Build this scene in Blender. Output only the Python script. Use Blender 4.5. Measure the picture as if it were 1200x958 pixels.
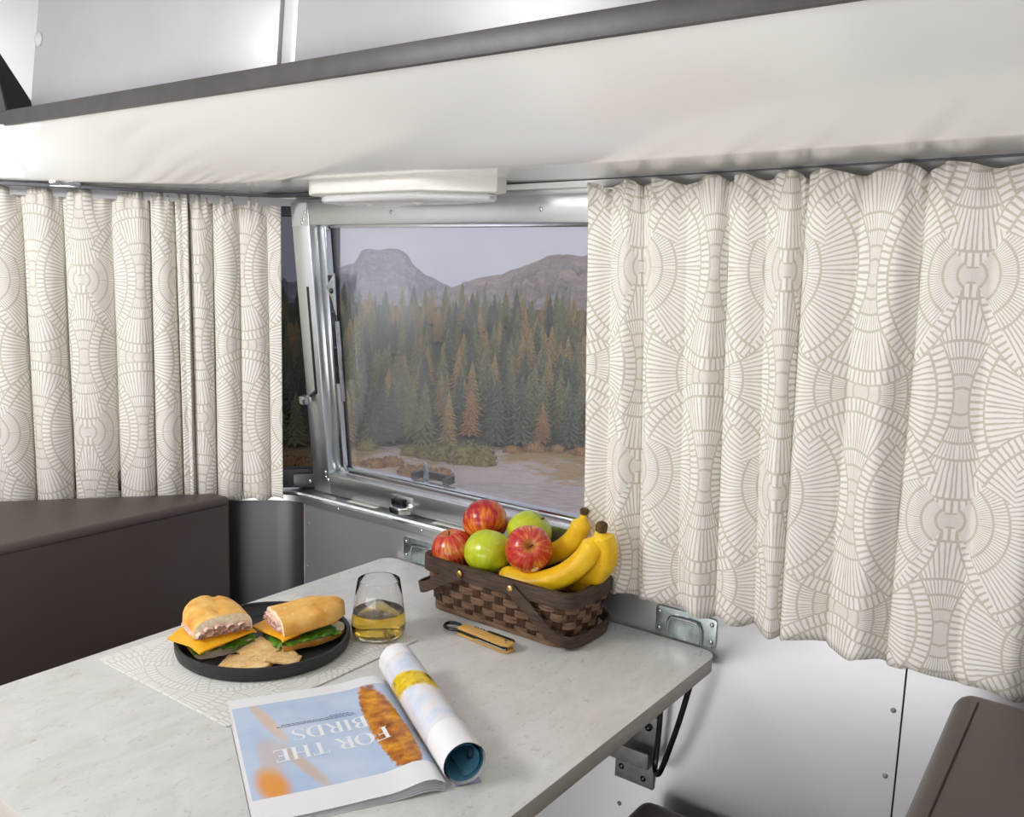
import bpy, bmesh, math, random
from mathutils import Vector, Matrix, noise
R = math.radians
random.seed(7)
for o in list(bpy.data.objects):
    bpy.data.objects.remove(o)
SC = bpy.context.scene
COL = SC.collection
ZO = 0.72                                   # height of the table top above the trailer floor

# ------------------------------------------------------------------ camera
F_PX, YAW, PITCH, ROLL = 1043.95, R(-36.15), R(8.72), R(1.828)
CAM = Vector((1.3009, -1.3445, 0.6155 + ZO))
cam_d = bpy.data.cameras.new('camera'); cam = bpy.data.objects.new('camera', cam_d); COL.objects.link(cam)
cam_d.sensor_width = 36; cam_d.lens = F_PX / 1200 * 36; cam_d.clip_start = 0.02; cam_d.clip_end = 6000
_f = Vector((math.sin(YAW) * math.cos(PITCH), math.cos(YAW) * math.cos(PITCH), -math.sin(PITCH)))
_r = Vector((math.cos(YAW), -math.sin(YAW), 0)); _u = _r.cross(_f)
_r2 = math.cos(ROLL) * _r + math.sin(ROLL) * _u; _u2 = -math.sin(ROLL) * _r + math.cos(ROLL) * _u
cam.matrix_world = Matrix(((_r2.x, _u2.x, -_f.x, CAM.x), (_r2.y, _u2.y, -_f.y, CAM.y), (_r2.z, _u2.z, -_f.z, CAM.z), (0, 0, 0, 1)))
SC.camera = cam

# ------------------------------------------------------------------ view, world, lights
vs = SC.view_settings
vs.view_transform = 'Standard'; vs.look = 'None'; vs.exposure = 0.0; vs.gamma = 1.0; vs.use_curve_mapping = False
world = bpy.data.worlds.new('overcast_sky'); SC.world = world; world.use_nodes = True
wn = world.node_tree.nodes; wl = world.node_tree.links; wn.clear()
w_out = wn.new('ShaderNodeOutputWorld'); w_bg = wn.new('ShaderNodeBackground'); w_bg.inputs['Strength'].default_value = 0.70
w_tc = wn.new('ShaderNodeTexCoord'); w_nz = wn.new('ShaderNodeTexNoise'); w_nz.inputs['Scale'].default_value = 4.5; w_nz.inputs['Detail'].default_value = 5
w_rp = wn.new('ShaderNodeValToRGB'); w_rp.color_ramp.elements[0].position = .35; w_rp.color_ramp.elements[1].position = .68
w_rp.color_ramp.elements[0].color = (.66, .67, .80, 1); w_rp.color_ramp.elements[1].color = (.88, .88, .98, 1)
wl.new(w_tc.outputs['Generated'], w_nz.inputs['Vector']); wl.new(w_nz.outputs['Fac'], w_rp.inputs['Fac'])
wl.new(w_rp.outputs['Color'], w_bg.inputs['Color']); wl.new(w_bg.outputs[0], w_out.inputs[0])

def area_light(name, loc, target, sx, sy, power, col=(1, 1, 1)):
    d = bpy.data.lights.new(name, 'AREA'); d.shape = 'RECTANGLE'; d.size = sx; d.size_y = sy; d.energy = power; d.color = col
    o = bpy.data.objects.new(name, d); COL.objects.link(o)
    o.location = Vector(loc) + Vector((0, 0, ZO))
    o.rotation_euler = (Vector(target) - Vector(loc)).to_track_quat('-Z', 'Y').to_euler()
    return o
area_light('upper_left_key_light', (-0.35, -1.70, 1.20), (0.45, -0.25, 0.1), 0.55, 0.55, 25, (1, .99, .975))  # added soft key from upper left, standing in for studio light
area_light('low_fill_light', (0.55, -2.32, -0.08), (0.55, 0.0, 0.65), 1.9, 1.25, 30, (1, .99, .98))  # added low fill that lifts the locker underside; no doorway is built
area_light('overhead_fill_light', (1.4, -1.75, 1.24), (1.4, -1.75, 0.0), 2.0, 0.5, 7, (1, .99, .975))  # added fill under the ceiling to brighten the whole room
sun_d = bpy.data.lights.new('outdoor_fill_sun', 'SUN'); sun_d.energy = 1.3; sun_d.angle = R(25); sun_d.color = (1, .96, .92)
sun_o = bpy.data.objects.new('outdoor_fill_sun', sun_d); COL.objects.link(sun_o)          # added behind the trailer to brighten mountains and trees
sun_o.rotation_euler = Vector((-.62, .60, -.50)).to_track_quat('-Z', 'Y').to_euler(); sun_o.location = (3, -6, 6)

# ------------------------------------------------------------------ materials
def lin(c):
    return tuple(((x / 255) / 12.92 if x / 255 <= .04045 else ((x / 255 + .055) / 1.055) ** 2.4) for x in c)
class NT:
    """tiny node-tree helper"""
    def __init__(s, m): s.t = m.node_tree; s.n = s.t.nodes; s.l = s.t.links
    def new(s, k, **kw):
        x = s.n.new(k)
        for a, v in kw.items(): setattr(x, a, v)
        return x
    def put(s, x, sock):
        if isinstance(x, (int, float)): sock.default_value = x
        elif isinstance(x, tuple): sock.default_value = x if len(x) == len(sock.default_value) else (*x, 1)
        elif x is not None: s.l.new(x, sock)
    def m(s, op, a, b=None, c=None):
        x = s.new('ShaderNodeMath', operation=op)
        s.put(a, x.inputs[0])
        if b is not None: s.put(b, x.inputs[1])
        if c is not None: s.put(c, x.inputs[2])
        return x.outputs[0]
    def mix(s, f, a, b):
        x = s.new('ShaderNodeMix', data_type='RGBA')
        s.put(f, x.inputs[0]); s.put(a, x.inputs[6]); s.put(b, x.inputs[7])
        return x.outputs[2]
    def noise(s, vec, scale, detail=4, rough=.55, dist=0):
        x = s.new('ShaderNodeTexNoise'); s.put(vec, x.inputs['Vector'])
        x.inputs['Scale'].default_value = scale; x.inputs['Detail'].default_value = detail
        x.inputs['Roughness'].default_value = rough; x.inputs['Distortion'].default_value = dist
        return x.outputs['Fac']
    def coord(s, kind='Object', scale=None):
        tc = s.new('ShaderNodeTexCoord'); o = tc.outputs[kind]
        if scale:
            mp = s.new('ShaderNodeMapping'); s.l.new(o, mp.inputs[0]); mp.inputs['Scale'].default_value = scale; o = mp.outputs[0]
        return o
    def ramp(s, f, stops):
        x = s.new('ShaderNodeValToRGB'); s.put(f, x.inputs[0]); e = x.color_ramp.elements
        while len(e) < len(stops): e.new(.5)
        for k, (p, c) in enumerate(stops):
            e[k].position = p; e[k].color = (*c, 1)
        return x.outputs[0]
    def smooth(s, v, a, b):
        x = s.new('ShaderNodeMapRange', interpolation_type='SMOOTHSTEP'); s.put(v, x.inputs[0])
        x.inputs[1].default_value = a; x.inputs[2].default_value = b; return x.outputs[0]
def base_mat(name, rough=.5, metal=0., col=(.8, .8, .8), **kw):
    m = bpy.data.materials.new(name); m.use_nodes = True
    b = m.node_tree.nodes['Principled BSDF']
    b.inputs['Base Color'].default_value = (*col, 1); b.inputs['Roughness'].default_value = rough; b.inputs['Metallic'].default_value = metal
    for k, v in kw.items(): b.inputs[k].default_value = v
    return m, b, NT(m)
def bump(nt, b, h, strength=.2, dist=.01):
    x = nt.new('ShaderNodeBump'); x.inputs['Strength'].default_value = strength; x.inputs['Distance'].default_value = dist
    nt.put(h, x.inputs['Height']); nt.l.new(x.outputs[0], b.inputs['Normal'])
def mottled(name, c1, c2, rough=.5, metal=0., scale=20, stretch=None, bump_s=0., bd=.004, lo=.35, hi=.65, detail=4, **kw):
    """two colours mixed by noise, optional fine relief"""
    m, b, nt = base_mat(name, rough, metal, **kw)
    f = nt.noise(nt.coord('Object', stretch), scale, detail)
    nt.put(nt.ramp(f, [(lo, lin(c1)), (hi, lin(c2))]), b.inputs['Base Color'])
    if bump_s: bump(nt, b, f, bump_s, bd)
    return m
M = {}
# brushed aluminium skins of the trailer
def alu(name, c, rough, stretch, amt=.06, aniso=0.):
    m, b, nt = base_mat(name, rough, 1.0, lin(c))
    f = nt.noise(nt.coord('Object', stretch), 60, 3)
    nt.put(nt.m('MULTIPLY_ADD', f, amt * 2, rough - amt), b.inputs['Roughness'])
    bump(nt, b, f, .02, .002)
    if aniso: b.inputs['Anisotropic'].default_value = aniso
    return m
M['wall_alu'] = alu('satin_wall_aluminium', (222, 222, 226), .42, (1, 1, 14)); M['corner_alu'] = alu('darkened_corner_aluminium', (112, 112, 116), .45, (1, 1, 14)); M['wall_alu'].node_tree.nodes['Principled BSDF'].inputs['Metallic'].default_value = .88  # corner copy of the aluminium darkened to imitate its dark reflections
M['frame_alu'] = alu('window_aluminium', (222, 225, 226), .34, (1, 1, 18))
M['sash_alu'] = alu('bright_sash_aluminium', (215, 220, 224), .16, (6, 6, 1), .04)
M['dark_alu'] = alu('dark_grey_aluminium', (92, 93, 97), .40, (1, 1, 10))
M['zinc'] = mottled('zinc_plate', (176, 190, 192), (205, 214, 214), .28, 1., 90)
M['steel'] = mottled('polished_steel', (185, 187, 190), (205, 206, 208), .15, 1., 60)
M['dark_steel'] = mottled('dark_steel', (62, 62, 64), (84, 84, 88), .32, 1., 60)
M['grey_steel'] = mottled('painted_grey_steel', (120, 118, 118), (134, 132, 132), .5, .3, 60)
M['black'] = mottled('black_plastic', (12, 12, 13), (18, 18, 19), .5, 0, 60)
M['shell_white'] = None
m, b, nt = base_mat('satin_white_shell', .26, .10, lin((252, 251, 248)), **{'Coat Weight': 1., 'Coat Roughness': .16})
f = nt.noise(nt.coord('Object', (40, 1, 1)), 12, 2)
nt.put(nt.m('MULTIPLY_ADD', f, .04, .22), b.inputs['Roughness']); M['shell_white'] = m
M['panel_white'] = mottled('white_panel', (204, 204, 207), (210, 210, 212), .35, .1, 4)
M['locker_panel'] = mottled('pale_grey_locker_panel', (176, 176, 180), (184, 184, 187), .35, .1, 4)
M['locker_trim'] = mottled('anthracite_edge_trim', (70, 66, 66), (80, 76, 75), .42, 0, 25)
M['plastic_white'] = mottled('warm_white_plastic', (232, 230, 222), (238, 236, 228), .32, 0, 10)
m, b, nt = base_mat('frosted_lens', .18, 0, lin((238, 238, 240)), **{'Transmission Weight': .35, 'IOR': 1.3}); M['lens'] = m
# upholstery
def upholstery():
    m, b, nt = base_mat('brown_vinyl', .42, 0)
    co = nt.coord('Object'); f = nt.noise(co, 3, 3); g = nt.noise(co, 900, 2)
    nt.put(nt.ramp(f, [(.3, lin((72, 62, 58))), (.7, lin((80, 70, 66)))]), b.inputs['Base Color']); bump(nt, b, g, .12, .0006)
    return m
M['vinyl'] = upholstery()
M['thread'] = mottled('dark_thread', (36, 30, 28), (46, 38, 36), .8, 0, 40)
# table laminate
def laminate():
    m, b, nt = base_mat('pale_stone_laminate', .30, 0)
    mp = nt.new('ShaderNodeMapping'); mp.inputs['Rotation'].default_value = (0, 0, R(24)); mp.inputs['Scale'].default_value = (9, 4.0, 1)
    nt.l.new(nt.coord('Object'), mp.inputs[0]); v = mp.outputs[0]
    f = nt.noise(v, 3.0, 9, .62, .8); g = nt.noise(v, 12, 6, .65, 1.2); h = nt.noise(nt.coord('Object'), 2.2, 2)
    c = nt.ramp(f, [(.30, lin((204, 203, 199))), (.50, lin((214, 213, 210))), (.72, lin((222, 221, 219)))])
    dk = nt.smooth(g, .56, .70)
    c = nt.mix(nt.m('MULTIPLY', dk, nt.m('MULTIPLY', h, 1.1)), c, lin((166, 161, 152)))
    nt.put(c, b.inputs['Base Color']); return m
M['laminate'] = laminate()
M['edge_band'] = mottled('grey_edge_band', (176, 170, 162), (190, 184, 176), .45, 0, 12, (1, 1, 4))
# fan pattern of the fabric
def fan_fabric(name, pale, dark, L, K=34.0, gap=.40, line=.016, weave=1400, bs=.25, transl=0.):
    m, b, nt = base_mat(name, .85, 0); M_ = nt.m
    uv = nt.new('ShaderNodeUVMap'); sep = nt.new('ShaderNodeSeparateXYZ'); nt.l.new(uv.outputs[0], sep.inputs[0])
    u = M_('PINGPONG', M_('DIVIDE', sep.outputs[0], L), 1.0); v = M_('PINGPONG', M_('DIVIDE', sep.outputs[1], L), 1.0)
    def lerp(f, a, b2): return M_('ADD', M_('MULTIPLY', a, M_('SUBTRACT', 1.0, f)), M_('MULTIPLY', b2, f))
    def ln(x, y): return M_('SQRT', M_('ADD', M_('MULTIPLY', x, x), M_('MULTIPLY', y, y)))
    iu, iv = M_('SUBTRACT', 1.0, u), M_('SUBTRACT', 1.0, v); RR = .95
    odd = M_('FLOORED_MODULO', M_('FLOOR', M_('DIVIDE', sep.outputs[1], L)), 2.0)
    # fans round the four corners of a cell: V open up and down, H open sideways; one corner's quarter disc lies on top in each cell
    fan = lambda along, across: (ln(along, across), M_('ARCTAN2', across, along))
    V0, V1, H0, H1 = fan(v, u), fan(iv, iu), fan(u, iv), fan(iu, v)
    sel = lambda f, a, c: (lerp(f, a[0], c[0]), lerp(f, a[1], c[1]))
    def over(a, c): return sel(M_('LESS_THAN', c[0], RR), a, c)
    side = M_('GREATER_THAN', u, M_('MULTIPLY', v, 2.3))                       # the sideways fan runs through to the next row
    waist = M_('MULTIPLY', M_('MULTIPLY', M_('LESS_THAN', u, .5), M_('LESS_THAN', v, iu)), M_('LESS_THAN', H1[0], RR))   # hourglass waist
    h_on = M_('MAXIMUM', waist, M_('MULTIPLY', side, M_('LESS_THAN', v, M_('MULTIPLY', iu, 1.3))))
    H1s = (M_('ADD', H1[0], M_('MULTIPLY', M_('SUBTRACT', 1.0, h_on), 9.0)), H1[1]); V0s = (M_('ADD', V0[0], M_('MULTIPLY', M_('MAXIMUM', side, waist), 9.0)), V0[1])
    def over_in(a, test, c): return sel(M_('LESS_THAN', test[0], RR), a, c)
    steep = M_('GREATER_THAN', v, M_('MULTIPLY', iu, 1.6)); H1d = (M_('ADD', H1[0], M_('MULTIPLY', steep, 9.0)), H1[1])
    even_ = over_in(over_in(over(over(H1, V1), H0), H1s, H1), V0s, V0)
    odd_ = over_in(over(over(over(H1, V1), H0), V0), H1d, H1)
    r, ang = sel(odd, even_, odd_)
    idx = 0.0; ring = 0.0
    for bd in (.11, .22, .35, .49, .82, .945):
        g = M_('GREATER_THAN', r, bd); idx = g if idx == 0.0 else M_('ADD', idx, g)
        k = M_('LESS_THAN', M_('ABSOLUTE', M_('SUBTRACT', r, bd)), line); ring = k if ring == 0.0 else M_('MAXIMUM', ring, k)
    w = nt.noise(uv.outputs[0], 60, 1)
    fr = M_('FRACT', M_('ADD', M_('ADD', M_('MULTIPLY', ang, K / math.pi * 1.0), M_('MULTIPLY', idx, .37)), M_('MULTIPLY', w, .25)))
    # gap narrows with distance inside a ring, as brush strokes do
    tri = M_('ABSOLUTE', M_('SUBTRACT', fr, .5))
    wid = M_('SUBTRACT', .5, M_('MULTIPLY', gap * .5, M_('ADD', .6, M_('MULTIPLY', w, .8))))
    stroke = nt.smooth(M_('SUBTRACT', tri, wid), -.03, .03)
    ink = M_('MAXIMUM', ring, stroke)
    tone = nt.noise(uv.outputs[0], 300, 2)
    c = nt.mix(M_('MULTIPLY', ink, M_('MULTIPLY_ADD', tone, .5, .62)), lin(pale), lin(dark))
    nt.put(c, b.inputs['Base Color'])
    wv = nt.noise(nt.coord('Object', (1, 1, .25)), weave, 2); bump(nt, b, wv, bs, .0008)
    return m
M['curtain'] = fan_fabric('ivory_fan_print_fabric', (244, 241, 235), (200, 192, 176), .165, 50., .36, .011)
M['mat_cloth'] = fan_fabric('pale_fan_print_cloth', (230, 229, 225), (204, 201, 194), .135, 42., .32, .010)

# ------------------------------------------------------------------ mesh helpers
class G:
    """collects one mesh"""
    def __init__(s): s.v = []; s.f = []; s.mi = []; s.uv = {}
    def vert(s, p): s.v.append(tuple(p)); return len(s.v) - 1
    def face(s, ids, mi=0): s.f.append(tuple(ids)); s.mi.append(mi)
    def merge(s, vs_, fs, mi=0):
        o = len(s.v); s.v += [tuple(p) for p in vs_]
        for f in fs: s.face([i + o for i in f], mi)
        return s
    def box(s, x0, x1, y0, y1, z0, z1, bev=0., mat=None, mi=0, seg=2):
        bm = bmesh.new(); bmesh.ops.create_cube(bm, size=1)
        for v in bm.verts: v.co = Vector(((x0 + x1) / 2 + v.co.x * (x1 - x0), (y0 + y1) / 2 + v.co.y * (y1 - y0), (z0 + z1) / 2 + v.co.z * (z1 - z0)))
        if bev: bmesh.ops.bevel(bm, geom=bm.edges[:], offset=bev, segments=seg, profile=.5, affect='EDGES')
        return s.bm(bm, mat, mi)
    def bm(s, bm, mat=None, mi=0):
        if mat is not None: bmesh.ops.transform(bm, matrix=mat, verts=bm.verts[:])
        bm.verts.index_update()
        s.merge([v.co[:] for v in bm.verts], [[v.index for v in f.verts] for f in bm.faces], mi); bm.free(); return s
    def prism(s, poly, z0, z1, bev=0., mat=None, mi=0, seg=2):
        bm = bmesh.new(); lo = [bm.verts.new((x, y, z0)) for x, y in poly]; hi = [bm.verts.new((x, y, z1)) for x, y in poly]
        n = len(poly); bm.faces.new(hi); bm.faces.new(lo[::-1])
        for i in range(n): bm.faces.new((lo[i], lo[(i + 1) % n], hi[(i + 1) % n], hi[i]))
        bmesh.ops.recalc_face_normals(bm, faces=bm.faces[:])
        if bev:
            es = [e for e in bm.edges if abs(e.verts[0].co.z - e.verts[1].co.z) < 1e-7]
            bmesh.ops.bevel(bm, geom=es, offset=bev, segments=seg, profile=.5, affect='EDGES')
        return s.bm(bm, mat, mi)
    def tube(s, pts, r, n=10, cap=True, mi=0, closed=False):
        pts = [Vector(p) for p in pts]; rs = r if isinstance(r, (list, tuple)) else [r] * len(pts)
        up = None; rings = []
        for i, p in enumerate(pts):
            a = pts[i - 1] if (i or closed) else p; c = pts[(i + 1) % len(pts)] if (i < len(pts) - 1 or closed) else p
            t = (c - a).normalized()
            if up is None: up = t.orthogonal().normalized()
            up = (up - t * up.dot(t)).normalized(); sd = t.cross(up)
            rings.append([s.vert(p + rs[i] * (math.cos(k * 2 * math.pi / n) * up + math.sin(k * 2 * math.pi / n) * sd)) for k in range(n)])
        m_ = len(rings)
        for i in range(m_ if closed else m_ - 1):
            A, B_ = rings[i], rings[(i + 1) % m_]
            for k in range(n): s.face((A[k], A[(k + 1) % n], B_[(k + 1) % n], B_[k]), mi)
        if cap and not closed: s.face(rings[0][::-1], mi); s.face(rings[-1], mi)
        return s
    def cyl(s, a, b_, r, n=16, mi=0): return s.tube([a, b_], r, n, True, mi)
    def ribbon(s, pts, nrm, half_w, th, wdir=None, mi=0, closed=False):
        """flat strip: pts centre line, nrm outward normals, half_w along wdir (per point or fixed), th thickness"""
        rings = []
        for i, p in enumerate(pts):
            p = Vector(p); n_ = Vector(nrm[i]).normalized(); w = Vector(wdir[i] if isinstance(wdir, list) else wdir).normalized()
            rings.append([s.vert(p + w * half_w * a + n_ * th * .5 * c) for a, c in ((-1, -1), (1, -1), (1, 1), (-1, 1))])
        m_ = len(rings)
        for i in range(m_ if closed else m_ - 1):
            A, B_ = rings[i], rings[(i + 1) % m_]
            for k in range(4): s.face((A[k], A[(k + 1) % 4], B_[(k + 1) % 4], B_[k]), mi)
        if not closed: s.face(rings[0][::-1], mi); s.face(rings[-1], mi)
        return s
    def lathe(s, prof, n=32, c=(0, 0, 0), mi=0, fn=None):
        rings = []
        for r, z in prof:
            if r < 1e-6: rings.append([s.vert((c[0], c[1], c[2] + z))])
            else: rings.append([s.vert((c[0] + r * math.cos(k * 2 * math.pi / n), c[1] + r * math.sin(k * 2 * math.pi / n), c[2] + z)) for k in range(n)])
        for A, B_ in zip(rings, rings[1:]):
            for k in range(n):
                a0, a1 = A[k % len(A)], A[(k + 1) % len(A)]; b0, b1 = B_[k % len(B_)], B_[(k + 1) % len(B_)]
                f = [a0, a1, b1, b0]; f = list(dict.fromkeys(f))
                if len(f) > 2: s.face(f, mi)
        return s
    def dome(s, p, nrm, r, h=None, n=8, mi=0):
        """a rivet or screw head"""
        h = h or r * .5; nrm = Vector(nrm).normalized(); q = nrm.to_track_quat('Z', 'Y').to_matrix().to_4x4(); q.translation = Vector(p)
        g = G().lathe([(r, -h * .3), (r, h * .25), (r * .72, h * .75), (r * .3, h), (0, h * 1.02)], n)
        return s.merge([q @ Vector(v) for v in g.v], g.f, mi)
    def grid(s, nu, nv, fn, mi=0, closed_u=False):
        o = len(s.v)
        for j in range(nv + 1):
            for i in range(nu + 1): s.v.append(tuple(fn(i / nu, j / nv)))
        for j in range(nv):
            for i in range(nu):
                a = o + j * (nu + 1) + i; s.face((a, a + 1, a + nu + 2, a + nu + 1), mi)
        return s
    def mesh(s, name, mats, smooth=40, uv=None, recalc=True):
        me = bpy.data.meshes.new(name); me.from_pydata(s.v, [], s.f); me.update()
        for m_ in (mats if isinstance(mats, (list, tuple)) else [mats]): me.materials.append(M[m_] if isinstance(m_, str) else m_)
        me.polygons.foreach_set('material_index', s.mi)
        if recalc:
            bm = bmesh.new(); bm.from_mesh(me); bmesh.ops.recalc_face_normals(bm, faces=bm.faces[:]); bm.to_mesh(me); bm.free()
        if smooth:
            me.polygons.foreach_set('use_smooth', [True] * len(me.polygons)); me.set_sharp_from_angle(angle=R(smooth))
        if uv:
            l = me.uv_layers.new(name='UVMap')
            for lp in me.loops: l.data[lp.index].uv = uv(lp.vertex_index, me.vertices[lp.vertex_index].co)
        return me

def thing(name, label, cat, base=(0, 0, 0), rot=(0, 0, 0), group=None, kind=None):
    o = bpy.data.objects.new(name, None); COL.objects.link(o); o.empty_display_size = .05
    o.location = Vector(base) + Vector((0, 0, ZO)); o.rotation_euler = rot
    if label: o['label'] = label
    if cat: o['category'] = cat
    if group: o['group'] = group
    if kind: o['kind'] = kind
    return o
def part(name, g, mats, parent=None, label=None, smooth=40, uv=None, loc=None, rot=None, mods=None, recalc=True):
    me = g.mesh(name, mats, smooth, uv, recalc) if isinstance(g, G) else g
    o = bpy.data.objects.new(name, me); COL.objects.link(o); o.parent = parent
    o.location = Vector(loc) if loc is not None else Vector((0, 0, 0))
    if parent is None: o.location.z += ZO
    if rot is not None: o.rotation_euler = rot
    if label: o['label'] = label
    return o
def whole(name, g, mats, label, cat, base=(0, 0, 0), rot=(0, 0, 0), group=None, **kw):
    """a thing that is one mesh"""
    o = part(name, g, mats, None, label, loc=base, rot=rot, **kw); o['category'] = cat
    if group: o['group'] = group
    return o
def struct(name, g, mats, label=None, **kw):
    o = part(name, g, mats, None, label, **kw); o['kind'] = 'structure'
    return o
def copy_tree(o, parent=None):
    c = o.copy(); COL.objects.link(c); c.parent = parent
    for ch in o.children: copy_tree(ch, c)
    return c
def smoothstep(a, b, x):
    t = max(0, min(1, (x - a) / (b - a))); return t * t * (3 - 2 * t)
def catmull(pts, n=8):
    P = [Vector(p) for p in pts]; out = []
    for i in range(len(P) - 1):
        p0 = P[i - 1] if i else P[0] * 2 - P[1]; p1, p2 = P[i], P[i + 1]; p3 = P[i + 2] if i + 2 < len(P) else p2 * 2 - p1
        for k in range(n):
            t = k / n
            out.append(.5 * ((2 * p1) + (p2 - p0) * t + (2 * p0 - 5 * p1 + 4 * p2 - p3) * t * t + (3 * p1 - p0 - 3 * p2 + p3) * t ** 3))
    return out + [P[-1]]
def rrect(x0, x1, y0, y1, r, n=6):
    pts = []
    for cx, cy, a0 in ((x1 - r, y1 - r, 0), (x0 + r, y1 - r, 90), (x0 + r, y0 + r, 180), (x1 - r, y0 + r, 270)):
        for k in range(n + 1):
            a = R(a0 + 90 * k / n); pts.append((cx + r * math.cos(a), cy + r * math.sin(a)))
    return pts

# ------------------------------------------------------------------ trailer shell
# plan of the wall: straight along X, then a rounded turn into the diagonal nose wall
DIAG = Vector((-.663, -.749)).normalized()
def wall_path(inset=0.):
    """from right end to the nose; inset > 0 moves into the room"""
    nD = Vector((-DIAG.y, DIAG.x)) ; nD = nD if nD.y < 0 else -nD          # into the room
    c0 = Vector((-.275, .005 - inset)); out = [Vector((2.6, .005 - inset)), Vector((1.05, .005 - inset)), c0]
    p1 = Vector((-.345, -.022)) ; 
    a = Vector((-.35, -.005)) + nD * inset
    out += [Vector((-.318, .002 - inset * .9)) , a + DIAG * .02, a + DIAG * .85]
    return out
def poly_wall(path, z0, z1, th, nz=1, curve=None):
    g = G(); n = len(path)
    def pt(i, z):
        p = path[i]; return (p.x, p.y, z)
    for j in range(nz + 1):
        z = z0 + (z1 - z0) * j / nz
        for i in range(n):
            x, y, _ = pt(i, z); dy = curve(z) if curve else 0
            g.vert((x, y - dy, z))
    for j in range(nz):
        for i in range(n - 1):
            a = j * n + i; g.face((a, a + 1, a + n + 1, a + n))
    return g
def tuck(z):                                     # lower wall tucks in slightly towards the floor
    return .05 * smoothstep(-.1, -.72, z) ** 1.2
wp = wall_path()
struct('wall_back', poly_wall([Vector((1.047, .005)), Vector((.4, .005)), Vector((-.275, .005))], -.72, .082, 0, 14, tuck), 'wall_alu', 'satin aluminium wall panel under the window behind the table')
wb = bpy.data.objects['wall_back']
pr_ = part('wall_panel', poly_wall([Vector((2.6, .0035)), Vector((1.8, .0035)), Vector((1.050, .0035))], -.72, .082, 0, 14, tuck), 'wall_alu', wb)
part('panel_joint', poly_wall([Vector((1.06, .012)), Vector((1.04, .012))], -.72, .082, 0, 8, tuck), 'black', wb)
for i, (x, z) in enumerate([(1.036, -.012), (1.034, -.118), (1.036, .068), (1.034, -.22), (-.262, .02), (-.266, -.085), (-.266, -.19), (.595, -.335)]):
    part('rivet', G().dome((0, 0, 0), (0, -1, 0), .0042), 'grey_steel', wb, loc=(x, .0045 - tuck(z), z))
# nose wall
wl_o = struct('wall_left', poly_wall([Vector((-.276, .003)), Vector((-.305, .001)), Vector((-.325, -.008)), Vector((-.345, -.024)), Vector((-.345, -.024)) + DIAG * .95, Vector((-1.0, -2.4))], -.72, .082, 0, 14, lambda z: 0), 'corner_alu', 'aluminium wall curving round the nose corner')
# upper wall skin above the windows (behind the overhead locker)
struct('wall_right', G().box(2.6, 2.63, -2.4, .02, -.72, 1.28), 'panel_white', 'white end wall of the trailer')
struct('wall_front', G().box(-1.05, 2.6, -2.43, -2.4, -.72, 1.28), 'panel_white', 'white wall opposite the dinette')
struct('ceiling', G().box(-1.3, 2.63, -2.43, .05, 1.28, 1.31), 'panel_white', 'white trailer ceiling')
m, b, nt = base_mat('grey_floor_vinyl', .5, 0); f = nt.noise(nt.coord('Object', (1, 12, 1)), 8, 6)
nt.put(nt.ramp(f, [(.3, lin((176, 170, 162))), (.7, lin((196, 190, 182)))]), b.inputs['Base Color']); M['floor'] = m
struct('floor', G().box(-1.3, 2.63, -2.43, .03, -.75, -.72), 'floor', 'grey trailer floor under the dinette')
g = poly_wall([Vector((2.62, -.028)), Vector((-.27, -.028)), Vector((-.345, -.07)), Vector((-.345, -.06)) + DIAG * .97, Vector((-1.0, -2.4))], .742, 1.28, 0, 6)
up = part('wall_upper', g, 'locker_panel', wb)
g = poly_wall([Vector((-.345, -.024)) + DIAG * .52, Vector((-.345, -.024)) + DIAG * .95, Vector((-1.0, -2.4))], .05, .80, 0, 2)
part('wall_upper', g, 'wall_alu', wl_o)
g = poly_wall([Vector((2.6, -.0)), Vector((1.32, -.0))], .07, .76, 0, 2)
part('wall_upper', g, 'wall_alu', wb)

# window ledge with its track, along both walls
g = G()
lp = [Vector((2.6, 0)), Vector((-.272, 0)), Vector((-.31, -.006)), Vector((-.35, -.034)), Vector((-.35, -.034)) + DIAG * .93]
lo = [Vector((2.6, .05)), Vector((-.262, .05)), Vector((-.33, .045)), Vector((-.40, .01)), Vector((-.40, .01)) + DIAG * .93]
prof = [(-.006, .070), (-.006, .084), (.000, .086), (.003, .082), (.012, .082), (.014, .087), (.018, .087), (.020, .083), (.045, .098), (.06, .102)]
n = len(prof)
for i in range(len(lp)):
    nn = (lo[i] - lp[i]).normalized()
    for d, z in prof: p = lp[i] + nn * d; g.vert((p.x, p.y, z))
for i in range(len(lp) - 1):
    for k in range(n - 1): g.face((i * n + k, i * n + k + 1, (i + 1) * n + k + 1, (i + 1) * n + k))
led = struct('trim_1', g, 'frame_alu', 'narrow aluminium window ledge with a raised track')
for x in (-.10, .155, .62): part('ledge_cover', G().box(x - .045, x + .045, .015, .046, .092, .0935, .0005), 'plastic_white', led)
for x in (-.15, .1, .5): part('screw', G().dome((x, -.0065, .078), (0, -1, 0), .003), 'steel', led)

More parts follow.
